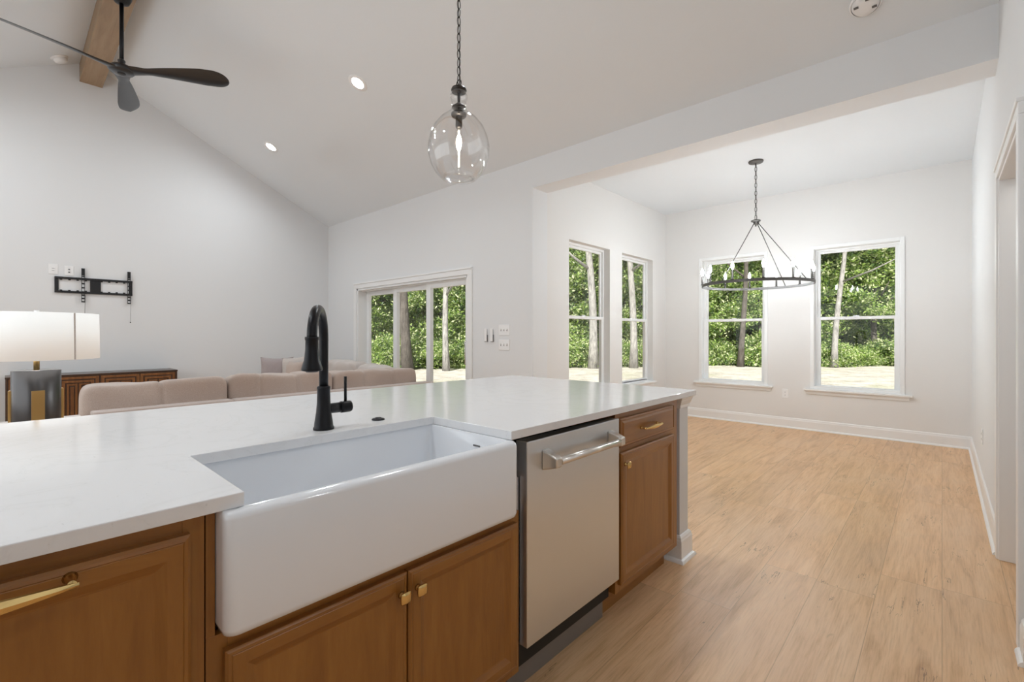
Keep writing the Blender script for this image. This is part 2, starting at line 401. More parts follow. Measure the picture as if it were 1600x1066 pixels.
# dining walls
BW = [(-2.60, -1.754), (-1.197, -0.345)]     # back window openings
BZ0, BZ1 = 0.532, 2.30
w = MB()
xs = [XD - T, BW[0][0], BW[0][1], BW[1][0], BW[1][1], XR + .12]
for i in range(0, 6, 2): w.box(xs[i], xs[i + 1], YD, YD + T, 0, DZ)
for a, b in BW: w.box(a, b, YD, YD + T, 0, BZ0); w.box(a, b, YD, YD + T, BZ1, DZ)
struct(w.build('wall_dining_back', 'wall_dining'))
LW = [(4.389, 5.289), (5.601, 6.505)]
LZ0, LZ1 = 0.532, 2.317
w = MB()
ys = [YH2, LW[0][0], LW[0][1], LW[1][0], LW[1][1], YD]
for i in range(0, 6, 2): w.box(XD - T, XD, ys[i], ys[i + 1], 0, DZ)
for a, b in LW: w.box(XD - T, XD, a, b, 0, LZ0); w.box(XD - T, XD, a, b, LZ1, DZ)
struct(w.build('wall_dining_left', 'wall_dining'))
# ceilings (vault, then the flat one over the dining room)
w = MB()
w.prism([(XT - T, YH2, vault(YH)), (XT - T, YH, vault(YH)), (XT - T, RY, RZ), (XT - T, YF - T, vault(YF - T)), (XT - T, YF - T, vault(YF) + .2), (XT - T, RY, RZ + .25), (XT - T, YH2, vault(YH) + .2)], (XK - XT + 2 * T, 0, 0))
w.box(XD - T, XR + .12, YH2, YD + T, DZ, DZ + .15)
struct(w.build('ceiling', 'ceiling'))
# ridge beam: a dropped box beam with plank seams
bm_ = MB(); bm_.box(XT, XK, 0.604, 0.815, 4.306, 4.52)
for yy in (0.622, 0.797): bm_.box(XT, XK, yy - .0015, yy + .0015, 4.3045, 4.307)
tag(bm_.build('ridge_beam', 'beam', bevel=0.003), 'stained wooden ridge beam along the peak of the vaulted ceiling', 'beam')

# ------------------------------------------------------------------ baseboards with shoe moulding
def baseboard(name, p0, p1, nrm, h=0.135):
    """p0->p1 along the wall, nrm points into the room"""
    p0, p1, nn = Vector((*p0, 0)), Vector((*p1, 0)), Vector((*nrm, 0))
    b = MB(); prof = [(0, 0), (.028, 0), (.027, .008), (.022, .015), (.014, .02), (.014, h - .03), (.011, h - .02), (.010, h - .008), (.004, h), (0, h)]
    b.prism([p0 + nn * u + Vector((0, 0, v)) for u, v in prof], p1 - p0)
    return struct(b.build(name, 'trim'))
baseboard('baseboard_dining_back', (XD, YD), (XR, YD), (0, -1))
baseboard('baseboard_right', (XR, OY1 + .055), (XR, YD), (-1, 0))
baseboard('baseboard_dining_left', (XD, YH), (XD, YD), (1, 0))
baseboard('baseboard_rear', (DX1 + .09, YH), (XD, YH), (0, -1))
baseboard('baseboard_left', (XT, YF), (XT, YH), (1, 0))
baseboard('baseboard_rear_left', (XT, YH), (DX0 - .09, YH), (0, -1))
baseboard('baseboard_stub', (XR, 2.515), (XR, OY0 - .07), (-1, 0))
baseboard('baseboard_pantry', (XR - .01, 2.52), (XK, 2.52), (0, -1))
# ------------------------------------------------------------------ cased opening in the right wall
c = MB()
cw, ct = .065, .018
for y0, y1 in ((OY0 - cw, OY0), (OY1, OY1 + cw)):
    c.box(XR - ct, XR, y0, y1, 0, OZ)
c.box(XR - ct, XR, OY0 - cw, OY1 + cw, OZ, OZ + cw - .018)
c.box(XR - ct - .006, XR, OY0 - cw, OY1 + cw, OZ + cw - .018, OZ + cw)
c.box(XR - .008, XR + .125, OY0 - .012, OY0 + .012, 0, OZ); c.box(XR - .008, XR + .125, OY1 - .012, OY1 + .012, 0, OZ); c.box(XR - .008, XR + .125, OY0, OY1, OZ - .018, OZ)
struct(c.build('trim_1', 'trim', bevel=.003))

# ------------------------------------------------------------------ windows
def rect_frame(b, o, u, v, n, u0, u1, v0, v1, fw, d0, d1, mi=0, fwb=None, fwt=None):
    """rectangular frame in plane (u,v) with normal n, between depths d0..d1"""
    fwb = fw if fwb is None else fwb; fwt = fw if fwt is None else fwt
    def bx(a0, a1, b0, b1):
        P = [o + u * a + v * c_ + n * d for d in (d0, d1) for (a, c_) in ((a0, b0), (a1, b0), (a1, b1), (a0, b1))]
        b.add(P, [(0, 3, 2, 1), (4, 5, 6, 7), (0, 1, 5, 4), (1, 2, 6, 5), (2, 3, 7, 6), (3, 0, 4, 7)], mi)
    bx(u0, u0 + fw, v0, v1); bx(u1 - fw, u1, v0, v1); bx(u0 + fw, u1 - fw, v0, v0 + fwb); bx(u0 + fw, u1 - fw, v1 - fwt, v1)
def window(idx, o, u, v, n, wd, z0, z1, zm, casing):
    """o: lower corner on the inner wall face; u along wall, n INTO the room"""
    o, u, v, n = Vector(o), Vector(u), Vector((0, 0, 1)), Vector(n)
    e = bpy.data.objects.new('window_%d' % idx, None); COL.objects.link(e); e.location = o; struct(e)
    rec = -.085
    f = MB()
    rect_frame(f, o, u, v, n, 0, wd, 0, z1 - z0, .030, -.15, rec)                 # vinyl frame
    if casing:
        rect_frame(f, o, u, v, n, -.034, wd + .034, 0, z1 - z0 + .034, .040, -.01, .014)
        rect_frame(f, o, u, v, n, 0, wd, 0, z1 - z0, .010, -.09, 0)
    f.build('window_frame', 'vinyl', e, bevel=.003)
    hm = zm - z0
    s = MB(); rect_frame(s, o, u, v, n, .028, wd - .028, hm - .018, z1 - z0 - .028, .030, -.135, -.112); s.build('upper_sash', 'vinyl', e, bevel=.003)
    s = MB(); rect_frame(s, o, u, v, n, .028, wd - .028, .012, hm + .02, .036, -.112, rec + .0, fwb=.034, fwt=.036)
    P = o + u * (wd / 2) + v * (hm + .02) + n * (rec - .02)
    s.build('lower_sash', 'vinyl', e, bevel=.003)
    lk = MB(); a = u * .03; q = n * .008
    lk.add([P - a - q, P + a - q, P + a + q, P - a + q] + [x + v * .012 for x in (P - a - q, P + a - q, P + a + q, P - a + q)], [(0, 3, 2, 1), (4, 5, 6, 7), (0, 1, 5, 4), (1, 2, 6, 5), (2, 3, 7, 6), (3, 0, 4, 7)])
    lk.build('sash_lock', 'vinyl', e)
    for nm, a0, a1, b0, b1, d in (('upper_pane', .05, wd - .05, hm, z1 - z0 - .05, -.124), ('lower_pane', .06, wd - .06, .04, hm, -.10)):
        g = MB(); Q = [o + u * p + v * r + n * d for p, r in ((a0, b0), (a1, b0), (a1, b1), (a0, b1))]
        g.prism(Q, n * .003); g.build(nm, 'pane', e)
    st = MB()
    ex = .10 if casing else .035
    def bx2(a0, a1, b0, b1, d0, d1):
        P = [o + u * a + v * c_ + n * d for d in (d0, d1) for (a, c_) in ((a0, b0), (a1, b0), (a1, b1), (a0, b1))]
        st.add(P, [(0, 3, 2, 1), (4, 5, 6, 7), (0, 1, 5, 4), (1, 2, 6, 5), (2, 3, 7, 6), (3, 0, 4, 7)])
    bx2(-ex, wd + ex, -.022, .0, -.0, .05); bx2(0.001, wd - .001, -.022, 0.001, -.09, .0)
    bx2(-ex + .025, wd + ex - .025, -.068, -.022, 0, .016); bx2(-ex + .02, wd + ex - .02, -.034, -.022, 0, .028)
    st.build('window_sill', 'trim', e, bevel=.003)
    return e
window(1, (LW[0][0], 0, 0), (0, 1, 0), None, (1, 0, 0), 1, 0, 1, 1, False) if 0 else None
for i, (a, b) in enumerate(LW):
    window(i + 1, (XD, a, LZ0), (0, 1, 0), None, (1, 0, 0), b - a, LZ0, LZ1, 1.425, False)
for i, (a, b) in enumerate(BW):
    window(i + 3, (b, YD, BZ0), (-1, 0, 0), None, (0, -1, 0), b - a, BZ0, BZ1, 1.42, True)

# ------------------------------------------------------------------ sliding patio door (3 panels)
e = bpy.data.objects.new('door_1', None); COL.objects.link(e); e.location = (DX0, YH, 0); struct(e)
f = MB(); cs = .085
for x0, x1 in ((DX0 - cs, DX0), (DX1, DX1 + cs)):
    f.box(x0, x1, YH - .016, YH, 0, DTOP)
f.box(DX0 - cs, DX1 + cs, YH - .016, YH, DTOP, DTOP + cs - .02)
f.box(DX0 - cs, DX1 + cs, YH - .024, YH, DTOP + cs - .02, DTOP + cs)
f.build('door_casing', 'trim', e, bevel=.003)
f = MB()
f.box(DX0, DX0 + .03, YH, YH + .20, 0, DTOP); f.box(DX1 - .03, DX1, YH, YH + .20, 0, DTOP); f.box(DX0, DX1, YH, YH + .20, DTOP - .03, DTOP)
f.box(DX0, DX1, YH + .02, YH + .2, 0, .035)
for yy in (.055, .1): f.box(DX0 + .03, DX1 - .03, YH + yy, YH + yy + .008, DTOP - .045, DTOP - .03)
f.build('door_frame', 'vinyl', e, bevel=.003)
pw = (DX1 - DX0 - .06) / 3
for i, yoff in enumerate((.145, .105, .065)):
    x0 = DX0 + .03 + i * pw - (.03 if i else 0); x1 = DX0 + .03 + (i + 1) * pw + (.0 if i == 2 else .03)
    p = MB(); o_ = Vector((x0, YH + yoff, .035)); 
    rect_frame(p, o_, Vector((1, 0, 0)), Vector((0, 0, 1)), Vector((0, 1, 0)), 0, x1 - x0, 0, DTOP - .03 - .035, .088, 0, .036, fwb=.11, fwt=.078)
    po = p.build('door_panel', 'vinyl', e, bevel=.003)
    g = MB(); g.box(x0 + .08, x1 - .08, YH + yoff + .016, YH + yoff + .020, .14, DTOP - .1); g.build('door_pane', 'pane', po)
h = MB(); hx = DX1 - .075
h.tube([(hx, YH + .065, .86), (hx, YH + .02, .86), (hx, YH + .02, 1.14), (hx, YH + .065, 1.14)], .007, 8)
h.build('door_handle', 'steelbar', e)

# ------------------------------------------------------------------ kitchen island
FX, BX = -0.990, -2.358      # countertop front and back edge
FACE = -1.018                # face frame plane
CT0, CT1 = .886, .914
SY0, SY1, SX = .312, 1.071, -1.383       # sink cut-out
YN, YE = -1.35, 2.563                    # countertop near / far end
ct = MB()
P = [(FX, YN), (BX, YN), (BX, YE), (FX, YE), (FX, SY1), (SX, SY1), (SX, SY0), (FX, SY0)]
ct.prism([(x, y, CT0) for x, y in P][::-1], (0, 0, CT1 - CT0))
tag(ct.build('countertop', 'quartz', bevel=.002), 'white quartz island countertop with faint grey veins', 'countertop')

def panel_door(b, y0, y1, z0, z1, xf, t=.02, fr=.036, bev=.020, dep=.009, mv=0, mh=1, slab=False):
    """raised frame door lying in the YZ plane, front face at x=xf (towards +X)"""
    def ring(i, x): return [(x, y0 + i, z0 + i), (x, y1 - i, z0 + i), (x, y1 - i, z1 - i), (x, y0 + i, z1 - i)]
    def band(i0, xa, i1, xb, sm=False):
        A, B = ring(i0, xa), ring(i1, xb)
        for k in range(4):
            j = (k + 1) % 4
            b.add([A[k], A[j], B[j], B[k]], [(0, 1, 2, 3)], mh if k in (0, 2) else mv, sm)
    band(0, xf - t, 0, xf - .005); band(0, xf - .005, .005, xf - .001)
    if slab:
        band(.005, xf - .001, .012, xf - .001); band(.012, xf - .001, .020, xf + .004)
        R = ring(.020, xf + .004); b.add(R, [(0, 1, 2, 3)], mh)
    else:
        band(.005, xf - .001, .010, xf); band(.010, xf, .0115, xf - .0012); band(.0115, xf - .0012, .013, xf)
        i0, i1 = .013, fr
        # stiles run full height, rails between them
        for (a0, a1, c0, c1, mi) in ((y0 + i0, y0 + i1, z0 + i0, z1 - i0, mv), (y1 - i1, y1 - i0, z0 + i0, z1 - i0, mv),
                                     (y0 + i1, y1 - i1, z0 + i0, z0 + i1, mh), (y0 + i1, y1 - i1, z1 - i1, z1 - i0, mh)):
            b.add([(xf, a0, c0), (xf, a1, c0), (xf, a1, c1), (xf, a0, c1)], [(0, 1, 2, 3)], mi)
        band(fr, xf, fr + .004, xf - .002); band(fr + .004, xf - .002, fr + bev - .004, xf - dep + .001); band(fr + bev - .004, xf - dep + .001, fr + bev, xf - dep)
        R = ring(fr + bev, xf - dep); b.add(R, [(0, 1, 2, 3)], mv)
    b.add(ring(0, xf - t)[::-1], [(0, 1, 2, 3)], mv)
WD = ['cabZ', 'cabY']
def knob(x, y, z, par):
    k = MB(); k.lathe([(.0, 0), (.009, 0), (.007, .004), (.0045, .010), (.0055, .019), (0, .019)], (x, y, z), 16, axis='X')
    # convex rounded-square plate
    n_ = 10; hs = .0145; vv = []; ff = []
    for s_ in (0, 1):
        for i in range(n_ + 1):
            for j in range(n_ + 1):
                u = -1 + 2 * i / n_; v_ = -1 + 2 * j / n_
                uu = u * (1 - .10 * v_ * v_); vw = v_ * (1 - .10 * u * u)
                d = .019 if s_ == 0 else .0225 + .004 * (1 - u * u) * (1 - v_ * v_) ** .5 + .0
                vv.append((x + d, y + uu * hs, z + vw * hs))
    N = (n_ + 1) ** 2
    for i in range(n_):
        for j in range(n_):
            a = i * (n_ + 1) + j
            ff.append((a, a + 1, a + n_ + 2, a + n_ + 1)); ff.append((N + a, N + a + n_ + 1, N + a + n_ + 2, N + a + 1))
    for i in range(n_):
        for (p, q) in ((i, i + 1), (n_ * (n_ + 1) + i + 1, n_ * (n_ + 1) + i)): ff.append((p, q, N + q, N + p)[::-1])
        p, q = i * (n_ + 1), (i + 1) * (n_ + 1); ff.append((p, q, N + q, N + p))
        p, q = i * (n_ + 1) + n_, (i + 1) * (n_ + 1) + n_; ff.append((q, p, N + p, N + q))
    k.add(vv, ff, 0, True)
    return k.build('knob', 'satinbrass', par)
def pull(x, yc, z, L, par, name='handle', sc=1.0):
    """two posts carrying a long lozenge-shaped blade"""
    k = MB()
    for s_ in (-1, 1): k.lathe([(0, 0), (.0085 * sc, 0), (.006 * sc, .004), (.005 * sc, .022 * sc), (.006 * sc, .03 * sc), (0, .03 * sc)], (x, yc + s_ * L * .47, z), 14, axis='X')
    secs = []
    for i in range(13):
        t = -1 + 2 * i / 12; hw = (.003 + .0085 * (1 - abs(t)) ** .9) * sc; yy = yc + t * L / 2
        xx = x + .029 * sc + .006 * sc * (1 - t * t)
        secs.append([(xx - .0015, yy, z - hw), (xx + .0025, yy, z - hw * .9), (xx + .0045, yy, z), (xx + .0025, yy, z + hw * .9), (xx - .0015, yy, z + hw)])
    vv = [p for s_ in secs for p in s_]; ff = []
    for i in range(12):
        for j in range(5): ff.append((i * 5 + j, i * 5 + (j + 1) % 5, (i + 1) * 5 + (j + 1) % 5, (i + 1) * 5 + j))
    ff += [tuple(range(5))[::-1], tuple(60 + j for j in range(5))]
    k.add(vv, ff)
    return k.build(name, 'satinbrass', par)
BK = -1.62   # back of the cabinet boxes
DZ0, TK = .15, .115
def cab_body(name_par, y0, y1, z1, name='body', inner=True):
    b = MB(); fs = .035
    b.box(FACE - .02, FACE, y0, y0 + fs, TK, z1, 0); b.box(FACE - .02, FACE, y1 - fs, y1, TK, z1, 0)
    b.box(FACE - .02, FACE, y0 + fs, y1 - fs, TK, TK + fs, 1); b.box(FACE - .02, FACE, y0 + fs, y1 - fs, z1 - fs, z1, 1)
    b.box(BK, FACE - .02, y0, y0 + .016, TK, z1, 0); b.box(BK, FACE - .02, y1 - .016, y1, TK, z1, 0)
    b.box(BK, FACE - .02, y0 + .016, y1 - .016, TK, TK + .016, 0); b.box(BK, BK + .01, y0, y1, TK, z1, 0)
    b.box(FACE - .085, FACE - .07, y0, y1, 0, TK, 1)
    b.box(BK, FACE - .085, y0, y0 + .016, 0, TK, 0); b.box(BK, FACE - .085, y1 - .016, y1, 0, TK, 0)
    return b.build(name, WD, name_par, bevel=.0008)
# left cabinet (pull-out front with a long brass pull)
c1 = thing('cabinet', (BK, -.24, 0), 'brown maple base cabinet left of the sink, long brass pull on its tall front', 'cabinet', 'island base cabinets')
cab_body(c1, -.24, .252, CT0)
d = MB(); panel_door(d, -.213, .227, DZ0, .855, FACE + .02); dd = d.build('door', WD, c1)
pull(FACE + .02, -.055, .838, .26, dd, sc=1.15)
c2 = thing('cabinet', (BK, -1.30, 0), 'brown maple base cabinet at the near end of the island, beyond the pull-out', 'cabinet', 'island base cabinets')
cab_body(c2, -1.30, -.242, CT0)
for a, b_, kx in ((-1.27, -.775, -.80), (-.769, -.27, -.74)):
    d = MB(); panel_door(d, a, b_, DZ0, .855, FACE + .02); dd = d.build('door', WD, c2); knob(FACE + .02, kx, .80, dd)
# sink base
c3 = thing('cabinet', (BK, .254, 0), 'brown maple sink cabinet with two doors beneath the white apron sink', 'cabinet', 'island base cabinets')
b = MB()
SBT = .643
b.box(FACE - .02, FACE, .254, .290, TK, SBT, 0); b.box(FACE - .02, FACE, 1.100, 1.136, TK, SBT, 0); b.box(FACE - .02, FACE, .290, 1.10, TK, TK + .035, 1)
b.box(FACE - .02, FACE, .290, 1.10, .60, SBT, 1); b.box(FACE - .02, FACE, .254, .2695, SBT, CT0, 0)
b.box(BK, FACE - .02, .254, .2695, TK, CT0, 0); b.box(BK, FACE - .02, 1.120, 1.136, TK, CT0 - .14, 0); b.box(BK, FACE - .02, .268, 1.12, TK, TK + .016, 0)
b.box(BK, BK + .01, .268, 1.12, TK, CT0, 0); b.box(FACE - .085, FACE - .07, .254, 1.136, 0, TK, 1)
b.build('body', WD, c3, bevel=.0008)
d = MB(); panel_door(d, .282, .692, DZ0, .613, FACE + .02); dd = d.build('door', WD, c3); knob(FACE + .02, .672, .563, dd)
d = MB(); panel_door(d, .696, 1.113, DZ0, .613, FACE + .02); dd = d.build('door', WD, c3); knob(FACE + .02, .722, .563, dd)
# drawer cabinet at the far end
c4 = thing('cabinet', (BK, 1.748, 0), 'brown maple cabinet with one drawer over one door, right of the dishwasher', 'cabinet', 'island base cabinets')
cab_body(c4, 1.748, 2.372, CT0)
b = MB(); b.box(FACE - .02, FACE, 1.783, 2.337, .70, .74, 0); b.build('rail', 'cabY', c4)
d = MB(); panel_door(d, 1.768, 2.30, .735, .858, FACE + .016, slab=True); dd = d.build('drawer', WD, c4); pull(FACE + .02, 2.02, .797, .17, dd, sc=.9)
d = MB(); panel_door(d, 1.768, 2.30, DZ0, .712, FACE + .02); dd = d.build('door', WD, c4); knob(FACE + .02, 1.797, .662, dd)
# island back / end wall with painted corner post
kw = MB(); kw.box(-1.74, BK - .002, YN + .05, 2.376, 0, CT0 - .001); kw.box(-2.05, -1.155, 2.376, 2.56, 0, CT0 - .001)
kw = kw.build('island_wall', 'post'); tag(kw, 'painted pale grey panelling along the back and far end of the island', 'panelling')
ps = thing('island_post', (-1.095, 2.50, 0), 'pale grey painted square post with moulded cap and plinth at the island\'s far corner', 'post')
b = MB(); b.box(-1.152, -1.035, 2.449, 2.560, 0, .86); b.build('shaft', 'post', ps, bevel=.003)
def frus(b, x0, x1, y0, y1, prof):
    """stack of (offset, z) rings around a square"""
    vv = []; ff = []
    for (o_, z) in prof: vv += [(x0 - o_, y0 - o_, z), (x1 + o_, y0 - o_, z), (x1 + o_, y1 + o_, z), (x0 - o_, y1 + o_, z)]
    for i in range(len(prof) - 1):
        for k in range(4): ff.append((i * 4 + k, i * 4 + (k + 1) % 4, (i + 1) * 4 + (k + 1) % 4, (i + 1) * 4 + k))
    ff += [(3, 2, 1, 0), tuple(len(vv) - 4 + k for k in range(4))]
    b.add(vv, ff)
b = MB(); frus(b, -1.152, -1.035, 2.449, 2.560, [(.002, .82), (.006, .822), (.007, .838), (.010, .842), (.016, .858), (.017, .866), (.022, .872), (.024, .886)]); b.build('cap', 'trim', ps)
b = MB(); frus(b, -1.152, -1.035, 2.449, 2.560, [(.017, .0), (.017, .112), (.014, .120), (.013, .128), (.006, .138), (.002, .140)]); b.build('plinth', 'trim', ps)
b = MB(); frus(b, -1.152, -1.035, 2.449, 2.560, [(.034, 0), (.033, .008), (.028, .016), (.018, .020)]); b.build('shoe_moulding', 'trim', ps)

# ------------------------------------------------------------------ dishwasher
dw = thing('dishwasher', (-1.30, 1.44, 0), 'stainless steel dishwasher with a round towel-bar handle set in the island', 'dishwasher')
b = MB(); b.box(BK, -1.045, 1.147, 1.74, .10, .80); b.build('tub', 'void', dw)
b = MB(); b.box(BK, -1.03, 1.138, 1.1475, .12, .746); b.build('side_panel', 'dwside', dw)
b = MB(); b.box(-1.045, -.995, 1.152, 1.742, .190, .866); b.build('door', 'steel', dw, bevel=.003)
b = MB(); b.box(-1.09, -1.075, 1.142, 1.742, .0, .125); b.box(-1.085, -1.055, 1.142, 1.742, .125, .185); b.build('kick_panel', 'steeldark', dw, bevel=.002)
h = dw
b = MB(); b.tube([(-.944, 1.262, .790), (-.944, 1.655, .790)], .0125, 20); b.build('handle_bar', 'steelbar', dw)
for yy, s_ in ((1.247, 1), (1.670, -1)):
    b = MB()
    A = [(-.995, yy - .020, .757), (-.995, yy + .020, .757), (-.995, yy + .020, .827), (-.995, yy - .020, .827)]
    B = [(-.934, yy - .016, .774), (-.934, yy + .016, .774), (-.934, yy + .016, .806), (-.934, yy - .016, .806)]
    b.add(A + B, [(0, 3, 2, 1), (4, 5, 6, 7), (0, 1, 5, 4), (1, 2, 6, 5), (2, 3, 7, 6), (3, 0, 4, 7)])
    b.build('handle_bracket', 'steelbar', dw, bevel=.005, segs=3)

# ------------------------------------------------------------------ apron sink
sk = thing('farmhouse_sink', (-1.18, .68, .64), 'white fireclay apron-front sink set in the island countertop', 'sink')
AX, AY0, AY1, AZ0, AZ1 = -.962, .271, 1.078, .648, .8865
def rrect(x0, x1, y0, y1, r, z, n=6):
    pts = []
    for cx, cy, a0 in ((x1 - r, y0 + r, -PI / 2), (x1 - r, y1 - r, 0), (x0 + r, y1 - r, PI / 2), (x0 + r, y0 + r, PI)):
        for i in range(n + 1): t = a0 + PI / 2 * i / n; pts.append((cx + r * math.cos(t), cy + r * math.sin(t), z))
    return pts
rings = []
ox0 = -1.425
rings += [rrect(ox0 + .02, AX - .016, AY0 + .014, AY1 - .014, .02, AZ0), rrect(ox0 + .004, AX - .004, AY0 + .003, AY1 - .003, .022, AZ0 + .008), rrect(ox0, AX, AY0, AY1, .022, AZ0 + .02)]
rings += [rrect(ox0, AX, AY0, AY1, .022, AZ1 - .014), rrect(ox0 + .001, AX - .003, AY0 + .001, AY1 - .0008, .022, AZ1 - .006), rrect(ox0 + .004, AX - .012, AY0 + .004, AY1 - .003, .022, AZ1 - .0008)]
ix0, ix1, iy0, iy1 = -1.395, -.996, .303, 1.061
rings += [rrect(ix0 - .003, ix1 + .004, iy0 - .004, iy1 + .004, .022, AZ1 - .0005), rrect(ix0, ix1, iy0, iy1, .02, AZ1 - .006), rrect(ix0 + .002, ix1 - .004, iy0 + .004, iy1 - .004, .024, .70), rrect(ix0 + .02, ix1 - .02, iy0 + .02, iy1 - .02, .03, .672), rrect(-1.25, -1.14, .64, .74, .04, .668)]
n_ = len(rings[0]); vv = [p for r_ in rings for p in r_]; ff = []
for i in range(len(rings) - 1):
    for k in range(n_): ff.append((i * n_ + k, i * n_ + (k + 1) % n_, (i + 1) * n_ + (k + 1) % n_, (i + 1) * n_ + k))
ff.append(tuple(range(n_))[::-1]); ff.append(tuple((len(rings) - 1) * n_ + k for k in range(n_)))
b = MB().add(vv, ff, 0, True); bo = b.build('basin', 'porcelain', sk)
md = bo.modifiers.new('es', 'EDGE_SPLIT'); md.split_angle = math.radians(50)
b = MB(); b.lathe([(.0, .0), (.042, 0), (.045, .002), (.045, .004), (0, .003)], (-1.195, .69, .669), 24); b.build('drain', 'steelbar', sk)
b = MB(); b.box(-1.150, -1.118, iy1 - .0062, iy1 - .0042, .846, .851); b.build('maker_mark', 'slot', sk)

# ------------------------------------------------------------------ faucet
FXx, FYy = -1.458, .690
fc = thing('kitchen_faucet', (FXx, FYy, CT1), 'matte black gooseneck pull-down faucet on the white island countertop', 'faucet')
b = MB(); b.lathe([(0, CT1), (.032, CT1), (.032, CT1 + .006), (.029, CT1 + .010), (.028, CT1 + .022), (.023, CT1 + .055), (.0205, CT1 + .085), (.0195, CT1 + .128), (.0205, CT1 + .130), (.0205, CT1 + .136), (.015, CT1 + .139), (0, CT1 + .139)], (FXx, FYy, 0), 32)
b.build('faucet_body', 'matteblack', fc)
vd = Vector((.150, -.105, 0)); rr = vd.length / 2; vd.normalize()
ztop = 1.308 - .0145; zc = ztop - rr
pts = [Vector((FXx, FYy, 1.04)), Vector((FXx, FYy, 1.12))] + [Vector((FXx, FYy, zc)) + vd * (rr - rr * math.cos(t)) + Vector((0, 0, rr * math.sin(t))) for t in [PI * i / 20 for i in range(21)]]
end = pts[-1]; pts.append(Vector((end.x, end.y, 1.205)))
b = MB(); b.tube(pts, .0142, 20); b.build('gooseneck', 'matteblack', fc)
b = MB(); b.lathe([(0, 1.211), (.0185, 1.211), (.0190, 1.207), (.0185, 1.203), (.0172, 1.200), (.0178, 1.175), (.021, 1.145), (.0275, 1.124), (.0285, 1.119), (.027, 1.115), (.020, 1.114), (0, 1.114)], (end.x, end.y, 0), 32)
b.build('spray_head', 'matteblack', fc)
b = MB(); b.lathe([(0, 1.1142), (.017, 1.1140), (.016, 1.111), (0, 1.110)], (end.x, end.y, 0), 24); b.build('aerator', 'greyplastic', fc)
b = MB(); zc_ = .978
b.lathe([(.0165, .0), (.0165, .054), (.0150, .0545), (.0150, .057), (.0185, .0575), (.0190, .060), (.0190, .088), (.0175, .092), (0, .092)], (FXx, FYy, zc_), 24, axis='Y')
b.build('handle_hub', 'matteblack', fc)
b = MB(); b.tube([(FXx, FYy + .074, zc_ + .015), (FXx, FYy + .074, 1.078)], .0046, 12); b.build('lever', 'matteblack', fc)
b = MB(); b.box(FXx + .0225, FXx + .0232, FYy - .026, FYy - .008, CT1 + .026, CT1 + .030)
b = MB(); b.lathe([(0, CT1), (.0225, CT1), (.0225, CT1 + .003), (.019, CT1 + .0055), (.011, CT1 + .006), (.010, CT1 + .0085), (0, CT1 + .009)], (-1.475, .897, 0), 28)
tag(b.build('air_switch', 'matteblack'), 'small round black button on the countertop right of the faucet', 'button')

# ------------------------------------------------------------------ glass pendant
PX, PY = -1.540, 1.330
pc = thing('pendant_light', (PX, PY, 2.3), 'clear blown-glass jug pendant on a dark chain over the island', 'pendant light')
def chain(b, x, y, z0, z1, link=.036, r=.0022, w_=.009):
    z = z0; k = 0
    while z < z1 - link * .5:
        pts = []
        for i in range(16):
            t = 2 * PI * i / 16; a = w_ * math.cos(t); c_ = (link / 2) * math.sin(t) * 1.0
            pts.append((x + (a if k % 2 == 0 else a * .15), y + (a * .15 if k % 2 == 0 else a), z + link / 2 + c_))
        b.tube(pts, r, 6, closed=True); z += link - 3.2 * r; k += 1
vz = vault(PY)
b = MB(); chain(b, PX, PY, 2.303, vz - .02, .042, .0019, .0075); b.tube([(PX + .004, PY, 2.30), (PX - .003, PY, 2.7), (PX + .003, PY, 3.2), (PX, PY, vz - .03)], .0016, 6); b.build('chain', 'bronze', pc)
b = MB(); b.lathe([(0, vz + .03), (.065, vz + .03), (.065, vz - .02), (.02, vz - .035), (0, vz - .035)], (PX, PY, 0), 28); b.build('canopy', 'bronze', pc)
b = MB()
b.tube([(PX + .014 * math.cos(t), PY, 2.306 + .016 * math.sin(t)) for t in [2 * PI * i / 16 for i in range(16)]], .0028, 6, closed=True)
b.lathe([(0, 2.294), (.010, 2.293), (.030, 2.286), (.034, 2.276), (.031, 2.268), (0, 2.268)], (PX, PY, 0), 28)
b.tube([(PX, PY, 2.27), (PX, PY, 2.13)], .0065, 12)
b.lathe([(0, 2.222), (.010, 2.220), (.029, 2.205), (.031, 2.200), (.028, 2.198), (0, 2.198)], (PX, PY, 0), 28)
b.lathe([(0, 2.186), (.020, 2.184), (.033, 2.176), (.034, 2.168), (.030, 2.162), (0, 2.161)], (PX, PY, 0), 28)
b.lathe([(0, 2.162), (.0145, 2.16), (.0145, 2.118), (.012, 2.112), (0, 2.112)], (PX, PY, 0), 20)
b.build('socket_stem', 'bronze', pc)
out = [(.031, 2.272), (.032, 2.262), (.037, 2.254), (.0375, 2.244), (.033, 2.232), (.0305, 2.215), (.031, 2.200), (.036, 2.186), (.055, 2.170), (.082, 2.148), (.108, 2.115), (.125, 2.075), (.1325, 2.035), (.131, 1.995), (.120, 1.955), (.102, 1.922), (.084, 1.902), (.074, 1.893), (.066, 1.889), (.061, 1.892), (.060, 1.900), (.062, 1.912)]
inn = [(r - .0025, z) for r, z in out[:-5]][::-1]
prof = out + [(.0595, 1.913)] + [(.0575, 1.899), (.063, 1.895), (.071, 1.897)] + inn[0:0]
prof = out[:-3] + [(.060, 1.897), (.0640, 1.8955), (.071, 1.898)] + inn[1:] + [out[0]]
b = MB(); b.lathe(prof, (PX, PY, 0), 64); b.build('glass_shade', 'glass', pc)
b = MB(); b.tube([(PX + .060 * math.cos(t), PY + .060 * math.sin(t), 1.905) for t in [2 * PI * i / 40 for i in range(40)]], .0055, 8, closed=True); b.build('glass_rim', 'glass', pc)
